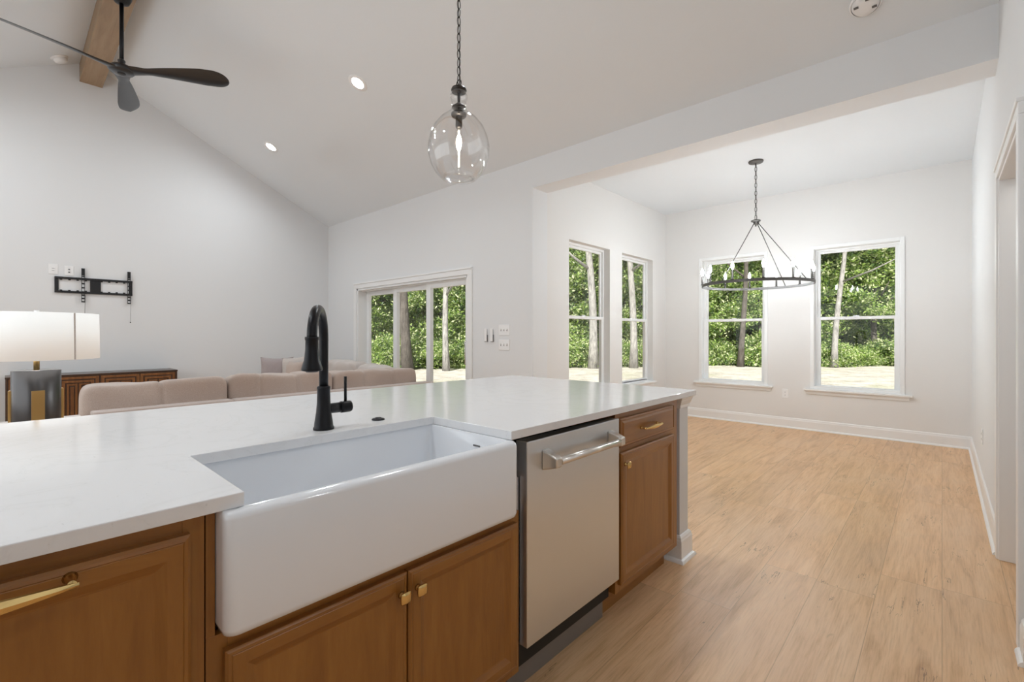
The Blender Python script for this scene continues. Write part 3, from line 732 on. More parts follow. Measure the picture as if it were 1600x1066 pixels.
b = MB(); b.lathe([(0, 2.112), (.011, 2.111), (.0135, 2.100), (.0150, 2.08), (.0150, 2.03), (.012, 1.99), (.006, 1.978), (0, 1.976)], (PX, PY, 0), 20); b.build('bulb', 'pane', pc)
b = MB(); b.tube([(PX, PY, 2.10), (PX, PY, 1.995)], .0035, 8); b.build('filament', 'filament', pc)
light('pendant_glow', 'POINT', (PX, PY, 2.04), 3.0, (1, .9, .75), shadow_soft_size=.012)

# ------------------------------------------------------------------ dining chandelier
CX, CY = -1.465, 5.437
ch = thing('chandelier', (CX, CY, 1.75), 'black iron wagon-wheel chandelier with twelve lit candle bulbs', 'chandelier')
cdep = -CX * .678 + CY * .735
RR, RZc = .530, 1.752
b = MB(); b.lathe([(0, DZ), (.072, DZ), (.074, DZ - .006), (.068, DZ - .018), (.012, DZ - .024), (0, DZ - .03)], (CX, CY, 0), 32); b.build('canopy', 'pewter', ch)
b = MB(); chain(b, CX, CY, 2.445, DZ - .02, .052, .0028, .011); b.tube([(CX + .004, CY, 2.44), (CX - .004, CY, 2.75), (CX, CY, 3.05)], .002, 6); b.build('chain', 'pewter', ch)
b = MB(); b.lathe([(0, 2.452), (.012, 2.45), (.045, 2.440), (.047, 2.428), (.022, 2.418), (.018, 2.40), (.010, 2.395), (.007, 2.375), (0, 2.372)], (CX, CY, 0), 28); b.build('hub', 'pewter', ch)
vr = Vector((.966, .260, 0)); vf = Vector((-vr.y, vr.x, 0))
# phi measured around the ring
def onring(deg, r, z): t = math.radians(deg); return Vector((CX, CY, z)) + vr * (r * math.cos(t)) + vf * (r * math.sin(t))
b = MB(); b.lathe([(RR - .007, RZc - .014), (RR + .007, RZc - .014), (RR + .007, RZc + .014), (RR - .007, RZc + .014), (RR - .007, RZc - .014)], (CX, CY, 0), 96, smooth=False); b.build('ring', 'pewter', ch)
for a in (56, 325, 235):
    b = MB(); p0 = onring(a, .028, 2.405); p1 = onring(a, RR - .004, RZc + .014); b.tube([p0, p1], .0042, 8); b.tube([p0 + Vector((0, 0, .015)), p0 - Vector((0, 0, .015))], .008, 8); b.build('rod', 'pewter', ch)
for k in range(12):
    p = onring(7 + 30 * k, RR, RZc + .012)
    b = MB(); b.lathe([(0, 0), (.018, 0), (.018, .004), (.010, .007), (.0098, .105), (0, .105)], p, 14); cn = b.build('candle_sleeve', 'bronze', ch)
    b = MB(); b.lathe([(0, .105), (.007, .107), (.010, .116), (.0135, .130), (.0150, .140), (.013, .153), (.008, .168), (.003, .180), (0, .185)], p, 14); b.build('bulb', 'bulb', cn)

# ------------------------------------------------------------------ ceiling fan
HX, HY, HZ = -5.483, .710, 3.62
fn = thing('ceiling_fan', (HX, HY, HZ), 'matte black three-blade ceiling fan hanging from the ridge beam', 'ceiling fan')
b = MB(); b.lathe([(0, 4.306), (.075, 4.306), (.075, 4.28), (.055, 4.235), (.02, 4.225), (0, 4.225)], (HX, HY, 0), 28); b.build('canopy', 'blacksteel', fn)
b = MB(); b.tube([(HX, HY, 4.24), (HX, HY, 3.67)], .0165, 16); b.build('downrod', 'matteblack', fn)
b = MB(); b.lathe([(.017, 3.72), (.030, 3.705), (.026, 3.69), (.034, 3.672), (.075, 3.655), (.095, 3.635), (.10, 3.615), (.085, 3.598), (.04, 3.592), (0, 3.591)], (HX, HY, 0), 32); b.build('motor_housing', 'fanblack', fn)
b = MB(); b.lathe([(0, 3.588), (.03, 3.588), (.032, 3.592), (.03, 3.594)], (HX, HY, 0), 20); b.build('cover_plate', 'void', fn)
def blade(ang):
    b = MB(); n_ = 44; m_ = 12; vv = []; ff = []; R0, R1 = .03, .90
    d = Vector((math.cos(ang), math.sin(ang), 0)); q = Vector((-d.y, d.x, 0))
    for i in range(n_ + 1):
        t = 1 - (1 - i / n_) ** 1.9; r = R0 + (R1 - R0) * t
        ch_ = (.105 - .20 * t + .0) if t < .18 else None
        if t < .22: half = .075 - .159 * t
        elif t < .75: half = .040 + .052 * ((t - .22) / .53) ** .8
        else: half = .092
        if t > .82: half *= math.sqrt(max(0.0, 1 - ((t - .82) / .18) ** 2.6)) + .0005
        pitch = -math.radians(8 + 13 * math.sin(min(1, t * 1.3) * PI / 2))
        z = 3.618 - .02 * t + .008 * math.sin(t * PI)
        for s_ in (1, -1):
            for j in range(m_ + 1):
                u = -1 + 2 * j / m_; th_ = .011 * (1 - .55 * t) * (1 - u * u) ** .5
                off = u * half
                vv.append(Vector((HX, HY, z)) + d * r + q * (off * math.cos(pitch)) + Vector((0, 0, off * math.sin(pitch) + s_ * th_ + .006 * u * u)))
    w_ = 2 * (m_ + 1)
    for i in range(n_):
        for j in range(m_):
            a = i * w_ + j; ff.append((a, a + 1, a + w_ + 1, a + w_)); a += m_ + 1; ff.append((a, a + w_, a + w_ + 1, a + 1))
    b.add(vv, ff, 0, True); return b.build('blade', 'fanblack', fn)
for a in (51.7, 168, 288): blade(math.radians(a))

# ------------------------------------------------------------------ recessed lights, detectors
def slope_rot(y): return math.atan(.5) if y < RY else -math.atan(.5)
def down(x, y, label, power=13):
    z = vault(y); rx = slope_rot(y)
    o = thing('recessed_light', (x, y, z), label, 'downlight', 'recessed downlights in the vaulted ceiling')
    a = MB(); a.lathe([(.062, -.004), (.092, -.007), (.097, -.001), (.097, .002), (.060, .002)], (0, 0, 0), 36)
    t_ = a.build('trim_ring', 'platewhite'); t_.parent = o
    a = MB(); a.lathe([(0, -.0035), (.040, -.0045), (.062, -.004), (.062, .001), (0, .001)], (0, 0, 0), 36)
    l_ = a.build('lens', 'lens'); l_.parent = o
    o.rotation_euler = (rx, 0, 0)
    nrm = Matrix.Rotation(rx, 3, 'X') @ Vector((0, 0, -1))
    L = light('downlight_beam', 'AREA', Vector((x, y, z)) + nrm * .012, power, (.88, .95, 1.0), (rx, 0, 0), shape='DISK', size=.11)
    L.data.spread = math.radians(165)
    return o
DL = [(-6.60, 2.40, 'lit recessed downlight on the ceiling slope nearest the television wall corner'), (-4.30, 2.385, 'lit recessed downlight on the ceiling slope left of the glass pendant'),
      (-2.00, 2.385, 'lit recessed downlight in the ceiling straight above the island sink'), (-6.60, -.96, 'lit recessed downlight on the near slope towards the television wall'),
      (-4.30, -.96, 'lit recessed downlight on the near slope behind the fan'), (-2.0, -.96, 'lit recessed downlight on the near slope over the kitchen'), (1.6, -.9, 'added unseen fill downlight at the kitchen end'), (1.6, 1.9, 'added unseen fill downlight by the pantry wall')]  # the last two, at the kitchen end, are added unseen lights for ambient fill
for x, y, lb in DL: down(x, y, lb, 8 if x > 0 else 13.5)
sd = thing('smoke_detector', (-7.52, .415, vault(.415)), 'round white smoke detector on the ceiling left of the ridge beam', 'smoke detector')
a = MB(); a.lathe([(0, -.002), (.085, -.002), (.088, .004), (.088, 0)], (0, 0, 0), 32); a.lathe([(.085, -.001), (.08, -.014), (.068, -.018)], (0, 0, 0), 32); q = a.build('base_ring', 'platewhite'); q.parent = sd
a = MB(); a.lathe([(.066, -.012), (.062, -.040), (.045, -.052), (0, -.054)], (0, 0, 0), 32); q = a.build('cover', 'platewhite'); q.parent = sd
sd.rotation_euler = (slope_rot(0), 0, 0)
sy = 3.47
sd = thing('smoke_detector', (-.335, sy, vault(sy)), 'white vented smoke alarm on the ceiling above the dining opening', 'smoke detector')
a = MB(); a.lathe([(0, -.001), (.078, -.001), (.080, -.010), (.072, -.022), (.070, -.022)], (0, 0, 0), 32); q = a.build('base_ring', 'platewhite'); q.parent = sd
a = MB(); a.lathe([(.068, -.020), (.060, -.036), (.03, -.042), (0, -.042)], (0, 0, 0), 32); q = a.build('cover', 'platewhite'); q.parent = sd
for t in (200, 290, 20):
    a = MB(); a.prism([(.045 * math.cos(math.radians(t)) + .012 * u, .045 * math.sin(math.radians(t)) + .007 * v_, -.041) for u, v_ in ((-1, -1), (1, -1), (1, 1), (-1, 1))], (0, 0, -.0015))
    q = a.build('vent_slot', 'slot'); q.parent = sd
sd.rotation_euler = (slope_rot(3), 0, 0)

# ------------------------------------------------------------------ wall plates
def plate(name, c, n_, w_, h_, label, cat, kind, group=None):
    """c centre on the wall, n_ into the room"""
    n_ = Vector(n_); u = Vector((0, 0, 1)).cross(n_); c = Vector(c); v_ = Vector((0, 0, 1))
    o = thing(name, c, label, cat, group)
    def bx(b, a0, a1, b0, b1, d0, d1):
        P = [u * a + v_ * e_ + n_ * d for d in (d0, d1) for (a, e_) in ((a0, b0), (a1, b0), (a1, b1), (a0, b1))]
        b.add(P, [(0, 3, 2, 1), (4, 5, 6, 7), (0, 1, 5, 4), (1, 2, 6, 5), (2, 3, 7, 6), (3, 0, 4, 7)])
    b = MB(); bx(b, -w_ / 2, w_ / 2, -h_ / 2, h_ / 2, 0, .006); q = b.build('cover_plate', 'platewhite', bevel=.003); q.parent = o
    if kind == 'outlet':
        for s_ in (-1, 1):
            b = MB(); bx(b, -.016, .016, s_ * .020 - .014, s_ * .020 + .014, .006, .0085); q = b.build('receptacle', 'platewhite', bevel=.003); q.parent = o
            b = MB(); bx(b, -.008, -.0055, s_ * .020 - .004, s_ * .020 + .006, .0085, .009); bx(b, .0055, .008, s_ * .020 - .004, s_ * .020 + .006, .0085, .009); bx(b, -.002, .002, s_ * .02 - .010, s_ * .02 - .006, .0085, .009)
            sl = b.build('slots', 'slot'); sl.parent = q
    if kind == 'toggles':
        for s_ in (-1, 0, 1):
            b = MB(); bx(b, s_ * .046 - .005, s_ * .046 + .005, -.012, .012, .006, .0075); q = b.build('toggle_slot', 'greyplastic'); q.parent = o
            b = MB(); bx(b, s_ * .046 - .004, s_ * .046 + .004, -.002, .010, .006, .017); q = b.build('toggle', 'platewhite', bevel=.001); q.parent = o
    if kind == 'jack':
        for s_ in (-1, 1):
            b = MB(); bx(b, -.007, .007, s_ * .017 - .006, s_ * .017 + .006, .006, .012); q = b.build('jack', 'slot'); q.parent = o
    if kind == 'blank':
        b = MB(); bx(b, -.020, .020, -.035, .035, .006, .009); q = b.build('insert', 'platewhite', bevel=.002); q.parent = o
        for e0 in (-.022, .004): b = MB(); bx(b, -.012, .012, e0, e0 + .004, .009, .0098); q = b.build('slot', 'greyplastic'); q.parent = o
    return o
plate('wall_outlet', (-1.512, YD, .445), (0, -1, 0), .072, .117, 'white outlet on the dining wall between the two back windows', 'outlet', 'outlet')
plate('wall_outlet', (XR, 5.12, .43), (-1, 0, 0), .072, .117, 'white outlet low on the right dining wall', 'outlet', 'outlet')
plate('wall_outlet', (XT, .375, 1.995), (1, 0, 0), .082, .12, 'white outlet above the television bracket\'s left end', 'outlet', 'blank')
plate('cable_plate', (XT, .512, 1.985), (1, 0, 0), .082, .117, 'white cable plate with two dark jacks above the television bracket', 'cable plate', 'jack')
plate('switch_plate', (-3.564, YH, 1.268), (0, -1, 0), .165, .117, 'white triple light switch, the upper of two left of the dining opening', 'light switch', 'toggles', 'triple switches by the dining opening')
plate('switch_plate', (-3.564, YH, 1.104), (0, -1, 0), .165, .117, 'white triple light switch, the lower of two left of the dining opening', 'light switch', 'toggles', 'triple switches by the dining opening')
for x, lb in ((-3.845, 'slim white remote in a wall cradle, the one nearer the patio door'), (-3.75, 'slim white remote in a wall cradle, the one nearer the switches')):
    o = thing('wall_remote', (x, YH, 1.21), lb, 'remote', 'wall remotes beside the patio door')
    b = MB(); b.box(x - .024, x + .024, YH - .012, YH, 1.135, 1.215); b.build('cradle', 'greyplastic', o, bevel=.002)
    b = MB(); b.box(x - .019, x + .019, YH - .022, YH - .012, 1.14, 1.285); b.build('handset', 'platewhite', o, bevel=.003)
    b = MB(); 
    for zz in (1.265, 1.24, 1.215, 1.19): b.box(x - .008, x + .008, YH - .0235, YH - .022, zz - .006, zz + .006)
    b.build('buttons', 'platewhite', o)

# ------------------------------------------------------------------ television bracket
tv = thing('tv_wall_mount', (XT, .74, 1.8), 'black steel television wall bracket without a television', 'tv mount')
b = MB(); y0, y1, z0, z1 = .386, 1.108, 1.718, 1.910
b.box(XT, XT + .022, y0, y1, z0, z0 + .026); b.box(XT, XT + .022, y0, y1, z1 - .026, z1)
b.box(XT, XT + .012, y0, y0 + .035, z0, z1); b.box(XT, XT + .012, y1 - .035, y1, z0, z1); b.box(XT, XT + .014, .70, .80, z0, z1)
for s_, zz in ((1, z0 + .026), (-1, z1 - .026)):
    for k in range(9): 
        ya = y0 + .045 + k * .073
        b.box(XT, XT + .006, ya, ya + .022, zz, zz + s_ * .012)
b.build('wall_plate', 'blacksteel', tv, bevel=.0015)
for yy in (.635, 1.072):
    b = MB(); b.box(XT + .022, XT + .032, yy - .016, yy - .012, 1.61, 2.025); b.box(XT + .022, XT + .032, yy + .012, yy + .016, 1.61, 2.025)
    b.box(XT + .024, XT + .034, yy - .014, yy + .014, 1.94, 2.025)
    for zz in (1.61, 1.65, 1.69, 1.73, 1.78, 1.83, 1.88, 1.92): b.box(XT + .024, XT + .033, yy - .014, yy + .014, zz, zz + .016)
    ar = b.build('bracket_arm', 'blacksteel', tv)
    b = MB(); b.tube([(XT + .03, yy + .02, 1.70), (XT + .028, yy + .014, 1.375)], .0016, 6); b.lathe([(0, 1.366), (.006, 1.368), (.006, 1.38), (0, 1.384)], (XT + .028, yy + .014, 0), 10); b.build('release_cord', 'blacksteel', ar)

# ------------------------------------------------------------------ credenza
cz = thing('credenza', (XT + .24, .746, 0), 'low walnut credenza with geometric carved doors under the television bracket', 'credenza')
cx0, cx1 = XT + .03, XT + .45
b = MB(); b.box(cx0, cx1 - .02, .0, 1.493, .12, .742); b.build('body', 'waldark', cz)
b = MB(); b.box(cx0, cx1 + .004, -.012, 1.505, .742, .762); b.box(cx1 - .02, cx1, -.009, .010, .10, .742); b.box(cx1 - .02, cx1, 1.482, 1.501, .10, .742); b.box(cx1 - .02, cx1, .742, .752, .10, .742); b.build('top', 'waldark', cz, bevel=.002)
for y0, y1 in ((.012, .374), (.378, .740), (.754, 1.116), (1.120, 1.480)):
    b = MB(); b.box(cx1 - .02, cx1 - .006, y0, y1, .13, .740); dd = b.build('door', 'waldark', cz)
    b = MB(); X0, X1 = cx1 - .006, cx1 + .006
    U, V, N = Vector((0, 1, 0)), Vector((0, 0, 1)), Vector((1, 0, 0)); O = Vector((X0, 0, 0))
    rect_frame(b, O, U, V, N, y0 + .002, y1 - .002, .135, .735, .030, 0, .008)
    rect_frame(b, O, U, V, N, y0 + .045, y1 - .045, .18, .692, .026, 0, .010)
    yc = (y0 + y1) / 2
    for a0, a1 in ((y0 + .085, yc - .006), (yc + .006, y1 - .085)):
        rect_frame(b, O, U, V, N, a0, a1, .22, .655, .020, 0, .010); b.box(X0, X0 + .008, a0 + .030, a1 - .030, .26, .62)
    b.build('door_relief', 'walZ', dd, bevel=.0015)
for yy in (.06, 1.43):
    for xx in (cx0 + .04, cx1 - .06): MB().tube([(xx, yy, 0), (xx, yy, .125)], [.012, .02], 12).build('leg', 'waldark', cz)

# ------------------------------------------------------------------ upholstery
def cushion(name, c, size, par, mat, e=.30, wob=.012, seams=(), rot=(0, 0, 0), seed=0, puff=1.0, crown=0.0):
    """soft box; local x thickness, y width, z height; seams at fractions of the width"""
    from mathutils import noise as mn
    nu, nv = 56, 90; vv = []; ff = []
    def sg(v, p): return math.copysign(abs(v) ** p, v)
    R_ = Matrix.Rotation(rot[2], 3, 'Z') @ Matrix.Rotation(rot[1], 3, 'Y') @ Matrix.Rotation(rot[0], 3, 'X')
    for i in range(nv + 1):
        yv = math.sin(PI / 2 * (2 * i / nv - 1)); sp = abs(yv) ** (1 / (e * .5)); cp = math.sqrt(max(0.0, 1 - sp * sp))
        for j in range(nu):
            th_ = 2 * PI * j / nu
            x = cp ** .45 * sg(math.cos(th_), e); z = cp ** .45 * sg(math.sin(th_), e); y = yv
            p = Vector((x * size[0] / 2, y * size[1] / 2, z * size[2] / 2))
            nz = mn.noise(Vector((p.x * 4 + seed * 3.1, p.y * 4, p.z * 4)))
            edge = 1 - abs(y) ** 3
            p.z += crown * edge * (1 if z > 0 else 0)
            for s_ in seams:
                dd_ = abs((y + 1) / 2 - s_) * size[1]
                k = math.exp(-(dd_ / .012) ** 2) * .012 + math.exp(-(dd_ / .07) ** 2) * .004
                p.x -= math.copysign(k, x) * (abs(x) > .3); p.z -= k * (z > .3)
            p += Vector((x, y * .3, z)) * nz * wob * 2
            vv.append(R_ @ p + Vector(c))
    for i in range(nv):
        for j in range(nu): ff.append((i * nu + j, i * nu + (j + 1) % nu, (i + 1) * nu + (j + 1) % nu, (i + 1) * nu + j))
    b = MB().add(vv, ff, 0, True)
    return b.build(name, mat, par)
sf = thing('sectional_sofa', (-4.5, 1.8, 0), 'pinkish-beige upholstered sectional sofa between the island and the patio door', 'sofa')
SXb = -4.05
b = MB(); b.box(SXb - .13, SXb, .377, 1.205, .10, .710); b.build('back_frame', 'sofaback', sf, bevel=.014, segs=3)
b = MB(); b.box(SXb - .13, SXb, 1.212, 3.145, .10, .708); b.build('back_frame', 'sofaback', sf, bevel=.014, segs=3)
b = MB(); b.box(SXb - .98, SXb - .13, .377, 3.145, .10, .30); b.box(-7.10, SXb - .98, 2.22, 3.145, .10, .30); b.build('base_frame', 'sofaback', sf, bevel=.01)
b = MB(); b.box(-7.10, SXb - .14, 3.04, 3.15, .10, .66); b.build('back_frame', 'sofaback', sf, bevel=.012)
b = MB(); b.box(-7.24, -7.10, 2.22, 3.15, .10, .60); b.build('armrest', 'sofaback', sf, bevel=.03, segs=3)
for (yc, wd_, sm, sd_, top) in ((.767, .872, (.50,), 1, .880), (1.633, .875, (.28, .62), 2, .882), (2.545, .950, (.33, .68), 3, .868)):
    hh = .44; cushion('back_cushion', (SXb - .225, yc, top - hh / 2 - .004), (.235, wd_, hh), sf, 'sofa', .24, .014, sm, (0, math.radians(-3), 0), sd_)
for (xc, wd_, sd_, top) in ((-5.60, .96, 4, .885), (-4.68, .90, 5, .855)):
    hh = .42; cushion('back_cushion', (xc, 2.93, top - hh / 2), (.22, wd_, hh), sf, 'palefab', .36, .016, (), (0, math.radians(-4), PI / 2), sd_)
for yc in (.80, 1.62): cushion('seat_cushion', (SXb - .60, yc, .385), (.70, .80, .19), sf, 'sofa', .25, .006, (), (0, 0, 0), 6)
for xc in (-4.66, -5.45, -6.62): cushion('seat_cushion', (xc, 2.52, .385), (.78, .70, .19), sf, 'sofa', .25, .006, (), (0, 0, 0), 7)
for xx, yy in ((-4.12, .44), (-4.95, .44), (-4.12, 3.08), (-7.15, 2.3), (-7.15, 3.08), (-5.1, 2.3)): MB().tube([(xx, yy, 0), (xx, yy, .105)], .022, 12).build('foot', 'waldark', sf)
def throw(c, s_, rot, mat, label, seed):
    """knife-edge throw pillow with four pointed corners"""
    from mathutils import noise as mn
    n_ = 22; vv = []; ff = []
    R_ = Matrix.Rotation(rot[2], 3, 'Z') @ Matrix.Rotation(rot[1], 3, 'Y') @ Matrix.Rotation(rot[0], 3, 'X')
    for sd_ in (1, -1):
        for i in range(n_ + 1):
            for j in range(n_ + 1):
                u, v_ = -1 + 2 * i / n_, -1 + 2 * j / n_
                pin = 1 - .09 * (1 - u * u) if abs(v_) > .0 else 1
                uu = u * (1 - .10 * (1 - v_ * v_)); vw = v_ * (1 - .10 * (1 - u * u))
                th_ = .085 * ((1 - u ** 4) * (1 - v_ ** 4)) ** .6 * sd_ + .008 * mn.noise(Vector((u * 2 + seed, v_ * 2, sd_)))* (1-u*u)*(1-v_*v_)
                vv.append(R_ @ Vector((th_, uu * s_ / 2, vw * s_ / 2)) + Vector(c))
    N = (n_ + 1) ** 2
    for i in range(n_):
        for j in range(n_):
            a = i * (n_ + 1) + j; ff.append((a, a + 1, a + n_ + 2, a + n_ + 1)); ff.append((N + a, N + a + n_ + 1, N + a + n_ + 2, N + a + 1))
    o = MB().add(vv, ff, 0, True).build('throw_pillow', mat); tag(o, label, 'pillow', 'throw pillows on the sofa corner'); return o
throw((-6.85, 2.56, .692), .43, (0, math.radians(-12), math.radians(-35)), 'pillow', 'mauve-grey throw pillow with pointed corners at the far left end of the sofa', 1)
throw((-6.52, 2.70, .700), .45, (math.radians(8), math.radians(-12), math.radians(-60)), 'palefab', 'pale taupe throw pillow leaning behind the mauve-grey one', 2)
throw((-6.26, 2.58, .680), .39, (math.radians(4), math.radians(-14), math.radians(-80)), 'sofa', 'pinkish-beige throw pillow partly hidden by the faucet spray head', 3)

# ------------------------------------------------------------------ end table and lamp
et = thing('end_table', (-3.72, .03, 0), 'low pale beige table behind the island that carries the lamp', 'table')
b = MB(); b.box(-4.12, -3.40, -.27, .325, .655, .698); b.build('table_top', 'palefab', et, bevel=.006)
for xx in (-4.02, -3.44):
    for yy in (-.23, .27): MB().box(xx - .02, xx + .02, yy - .02, yy + .02, 0, .655).build('leg', 'waldark', et)
LX, LY = -3.712, .114
lp = thing('table_lamp', (LX, LY, .698), 'table lamp with wide white drum shade and gunmetal cylinder base with brass plates', 'lamp')
b = MB(); b.lathe([(0, .698), (.099, .698), (.1, .702), (.1, 1.018), (.097, 1.021), (0, 1.019)], (LX, LY, 0), 48); b.build('base', 'gunmetal', lp)
toc = math.atan2(-LY, -LX)
for k, a in enumerate((toc + .06, toc - 1.66, toc + 1.78, toc + PI)):
    dx, dy = math.cos(a), math.sin(a); tx, ty = -dy, dx
    pts = [(LX + dx * r + tx * s_, LY + dy * r + ty * s_, .698) for r, s_ in ((.094, -.026), (.107, -.026), (.107, .026), (.094, .026))]
    MB().prism(pts, (0, 0, .214)).build('brass_plate', 'brass', lp, bevel=.001)
b = MB(); b.tube([(LX, LY, 1.018), (LX, LY, 1.12)], .0125, 16); b.tube([(LX, LY, 1.12), (LX, LY, 1.345)], .005, 10); b.build('stem', 'brass', lp)
b = MB(); b.lathe([(.264, 1.080), (.266, 1.080), (.262, 1.336), (.260, 1.336), (.264, 1.080)], (LX, LY, 0), 96)
a = toc + .95
sm_ = b.build('lamp_shade', 'shade', lp)
b = MB(); seg = []
sa = math.radians(32)
dx, dy = math.cos(sa), math.sin(sa); tx, ty = -dy, dx
b.prism([(LX + dx * r + tx * s_, LY + dy * r + ty * s_, 1.081) for r, s_ in ((.262, -.004), (.267, -.004), (.267, .004), (.262, .004))], (-.004 * dx, -.004 * dy, .254)); b.build('shade_seam', 'palefab', lp)
b = MB(); b.tube([(LX, LY, 1.334), (LX, LY, 1.352)], .011, 12); 
for k in range(3):
    a = k * 2 * PI / 3; b.tube([(LX, LY, 1.330), (LX + .26 * math.cos(a), LY + .26 * math.sin(a), 1.330)], .002, 6)
b.build('finial', 'platewhite', lp)
light('lamp_glow', 'POINT', (LX, LY, 1.21), 2.6, (.95, .97, 1), shadow_soft_size=.03)

# ------------------------------------------------------------------ outdoors
b = MB(); b.box(-80, 60, -30, 90, -.34, -.24); g = b.build('yard', 'ground'); tag(g, kind='structure')
b = MB(); b.box(-7.4, -3.2, YH2 + .001, 7.0, -.24, -.03); pt = b.build('patio_slab', 'concrete'); tag(pt, kind='structure')

def leaves(n_, rx, rz, size, seed, mats=3, shell=.55, flat=.5):
    rnd = random.Random(seed); vv = []; ff = []; mm = []
    # clumps
    cl = []
    for _ in range(70):
        while True:
            p = Vector((rnd.uniform(-1, 1), rnd.uniform(-1, 1), rnd.uniform(-1, 1)))
            if shell * .5 < p.length < 1: break
        cl.append((Vector((p.x * rx, p.y * rx, p.z * rz)), rnd.uniform(.18, .36) * rx))
    for i in range(n_):
        c_, r_ = cl[rnd.randrange(len(cl))]
        p = c_ + Vector((rnd.gauss(0, 1), rnd.gauss(0, 1), rnd.gauss(0, .7))) * r_ * .55
        nrm = Vector((rnd.gauss(0, 1), rnd.gauss(0, 1), rnd.gauss(.7, .7))).normalized()
        a = nrm.orthogonal().normalized(); a = Matrix.Rotation(rnd.uniform(0, 6.28), 3, nrm) @ a; q = nrm.cross(a)
        s_ = size * rnd.uniform(.6, 1.4)
        o = len(vv); vv += [p - a * s_, p + q * s_ * .42 + nrm * s_ * .1, p + a * s_, p - q * s_ * .42 + nrm * s_ * .1]
        ff.append((o, o + 1, o + 2, o + 3)); mm.append(rnd.choices((0, 1, 2), (5, 3, 3))[0])
    return vv, ff, mm
CROWNS = []
for k in range(5):
    vv, ff, mm = leaves(20000, 2.5, 2.9, .105, 100 + k)
    me = bpy.data.meshes.new('crown'); me.from_pydata([tuple(v) for v in vv], [], ff)
    for q in ('leafA', 'leafB', 'leafC'): me.materials.append(M[q])
    me.polygons.foreach_set('material_index', mm); me.update(); CROWNS.append(me)
BUSH = []
for k in range(3):
    vv, ff, mm = leaves(9000, 1.5, .95, .075, 200 + k)
    me = bpy.data.meshes.new('bush'); me.from_pydata([tuple(v) for v in vv], [], ff)
    for q in ('leafA', 'leafB', 'leafC'): me.materials.append(M[q])
    me.polygons.foreach_set('material_index', mm); me.update(); BUSH.append(me)
GZ = -.24
def tree(x, y, h, crown, cz_, cs, label, r=.14, bark='barkdark', lean=(0, 0), group='trees beyond the yard', branches=5, name='forest_tree', seed=0, rot=0):
    rnd = random.Random(seed + 11)
    t = thing(name, (x, y, GZ), label, 'tree', group)
    n_ = 9; pts = []; rs = []
    for i in range(n_ + 1):
        s_ = i / n_; pts.append((x + lean[0] * s_ * h + .12 * math.sin(s_ * 5 + seed), y + lean[1] * s_ * h + .1 * math.cos(s_ * 4 + seed), GZ + s_ * h)); rs.append(r * (1.25 if i == 0 else 1 - .6 * s_))
    b = MB(); b.tube(pts, rs, 10)
    for k in range(branches):
        s_ = .35 + .6 * rnd.random(); i = int(s_ * n_); p = Vector(pts[i]); a = rnd.uniform(0, 6.28); L = rnd.uniform(1.0, 2.6)
        d = Vector((math.cos(a), math.sin(a), rnd.uniform(.2, .9)))
        b.tube([p, p + d * L * .5 + Vector((0, 0, .1)), p + d * L + Vector((0, 0, .35))], [rs[i] * .5, rs[i] * .35, rs[i] * .12], 6)
    b.build('trunk', bark, t)
    for (dx, dy, dz, sc) in crown:
        o = bpy.data.objects.new('foliage', CROWNS[(seed + int(dz * 7)) % 5]); COL.objects.link(o); o.parent = t
        o.location = (dx, dy, cz_ + dz); o.scale = (sc * cs,) * 3; o.rotation_euler = (0, 0, rot + dz)
    return t
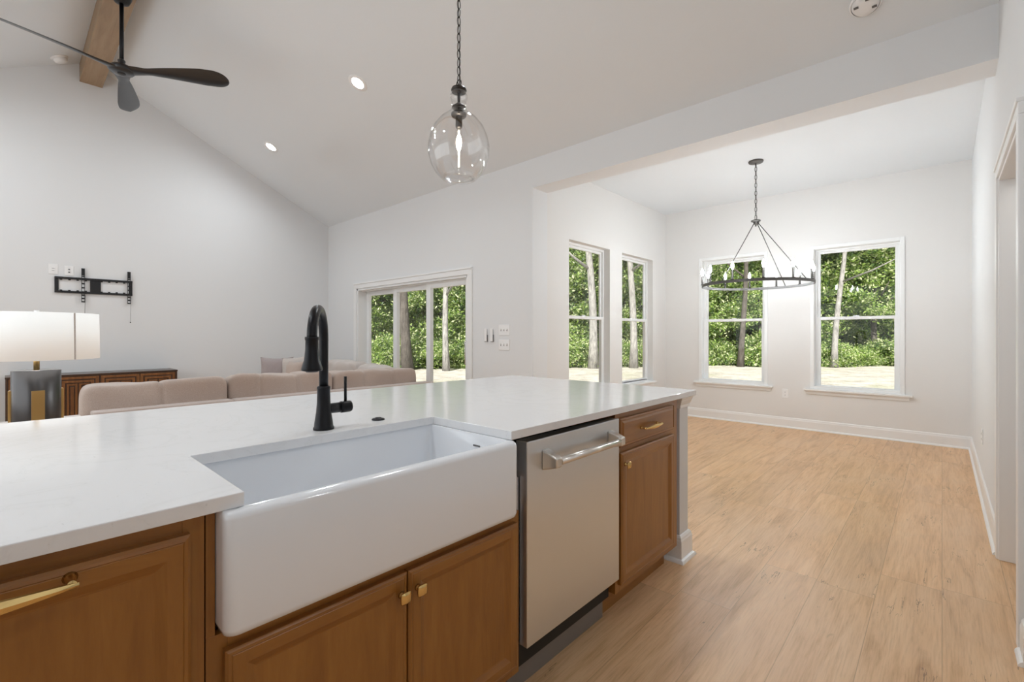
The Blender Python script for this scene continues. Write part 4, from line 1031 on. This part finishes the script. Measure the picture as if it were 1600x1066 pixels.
# bearing helper: offset across the camera's view at a given depth
def px(xp, d):
    s_ = (xp - 800) / 728.6; vx = Vector((-.678, .735)) + Vector((.735, .678)) * s_
    return vx.x * d, vx.y * d
BL = 'leafy green forest tree standing in the dense row beyond the yard'
sdn = 0
rnd = random.Random(5)
for i in range(18):
    x, y = px(440 + 62 * i, 23.6 + rnd.uniform(-.9, 1.4)); sdn += 1
    tree(x, y, rnd.uniform(7, 9), [(0, 0, 0, 1), (rnd.uniform(-1, 1), rnd.uniform(-.6, .6), -3.0, .8)], 6.0 + rnd.uniform(-.6, .9), rnd.uniform(.76, .96), BL, r=rnd.uniform(.07, .14), seed=sdn, rot=rnd.uniform(0, 6))
for i in range(16):
    x, y = px(430 + 70 * i, 29 + rnd.uniform(-1.5, 2)); sdn += 1
    tree(x, y, 11, [(0, 0, 0, 1.25), (.6, 0, -3.6, 1.1), (0, 0, 3.4, 1.0)], 6.4, 1.05, BL, r=.18, seed=sdn, rot=rnd.uniform(0, 6))
for i in range(13):
    x, y = px(420 + 88 * i, 37 + rnd.uniform(-2, 2)); sdn += 1
    tree(x, y, 13, [(0, 0, 0, 1.5), (.6, 0, -4.2, 1.4), (0, 0, 4.0, 1.2)], 7.0, 1.15, BL, r=.2, seed=sdn, rot=rnd.uniform(0, 6), branches=2)
# undergrowth
for i in range(38):
    xp = 440 + 28.5 * i + rnd.uniform(-9, 9)
    x, y = px(xp, (20.4 if xp < 850 else 21.8) + rnd.uniform(-.7, 1.2))
    o = bpy.data.objects.new('understory_shrub', BUSH[i % 3]); COL.objects.link(o); s_ = rnd.uniform(.5, .92)
    o.location = (x, y, GZ + .68 * s_); o.scale = (s_, s_, s_ * rnd.uniform(.7, 1.25)); o.rotation_euler = (0, 0, rnd.uniform(0, 6))
    tag(o, 'low leafy shrub in the undergrowth at the foot of the forest', 'shrub', 'shrubs at the forest edge')
# trunks that stand out
for (xp, d, r, bark, lean, lb, h) in (
        (1308, 20.6, .13, 'barkpale', (.035, .02), 'slender pale-barked tree leaning right, seen through the right dining window', 8.5),
        (1161, 21.0, .13, 'barkdark', (.0, .0), 'dark straight tree trunk seen through the left of the two back dining windows', 9),
        (926, 20.0, .20, 'barkpale', (-.035, -.03), 'thick pale-barked tree leaning left, seen through the left dining side window', 9.5),
        (986, 20.4, .17, 'barkpale', (.0, .0), 'grey straight tree trunk seen through the far side window', 9.5),
        (634, 19.2, .22, 'barkdark', (.0, .0), 'thick dark tree trunk seen through the middle panel of the patio door', 9.5),
        (699, 18.8, .13, 'barkpale', (.012, .01), 'pale slender tree trunk seen through the right panel of the patio door', 9)):
    x, y = px(xp, d); sdn += 1
    tree(x, y, h, [(lean[0] * h, lean[1] * h, 0, .9)], h + .6, .95, lb, r=r, bark=bark, lean=lean, group=None, seed=sdn, branches=3)
# boughs of the nearer canopy, hanging into the upper window panes
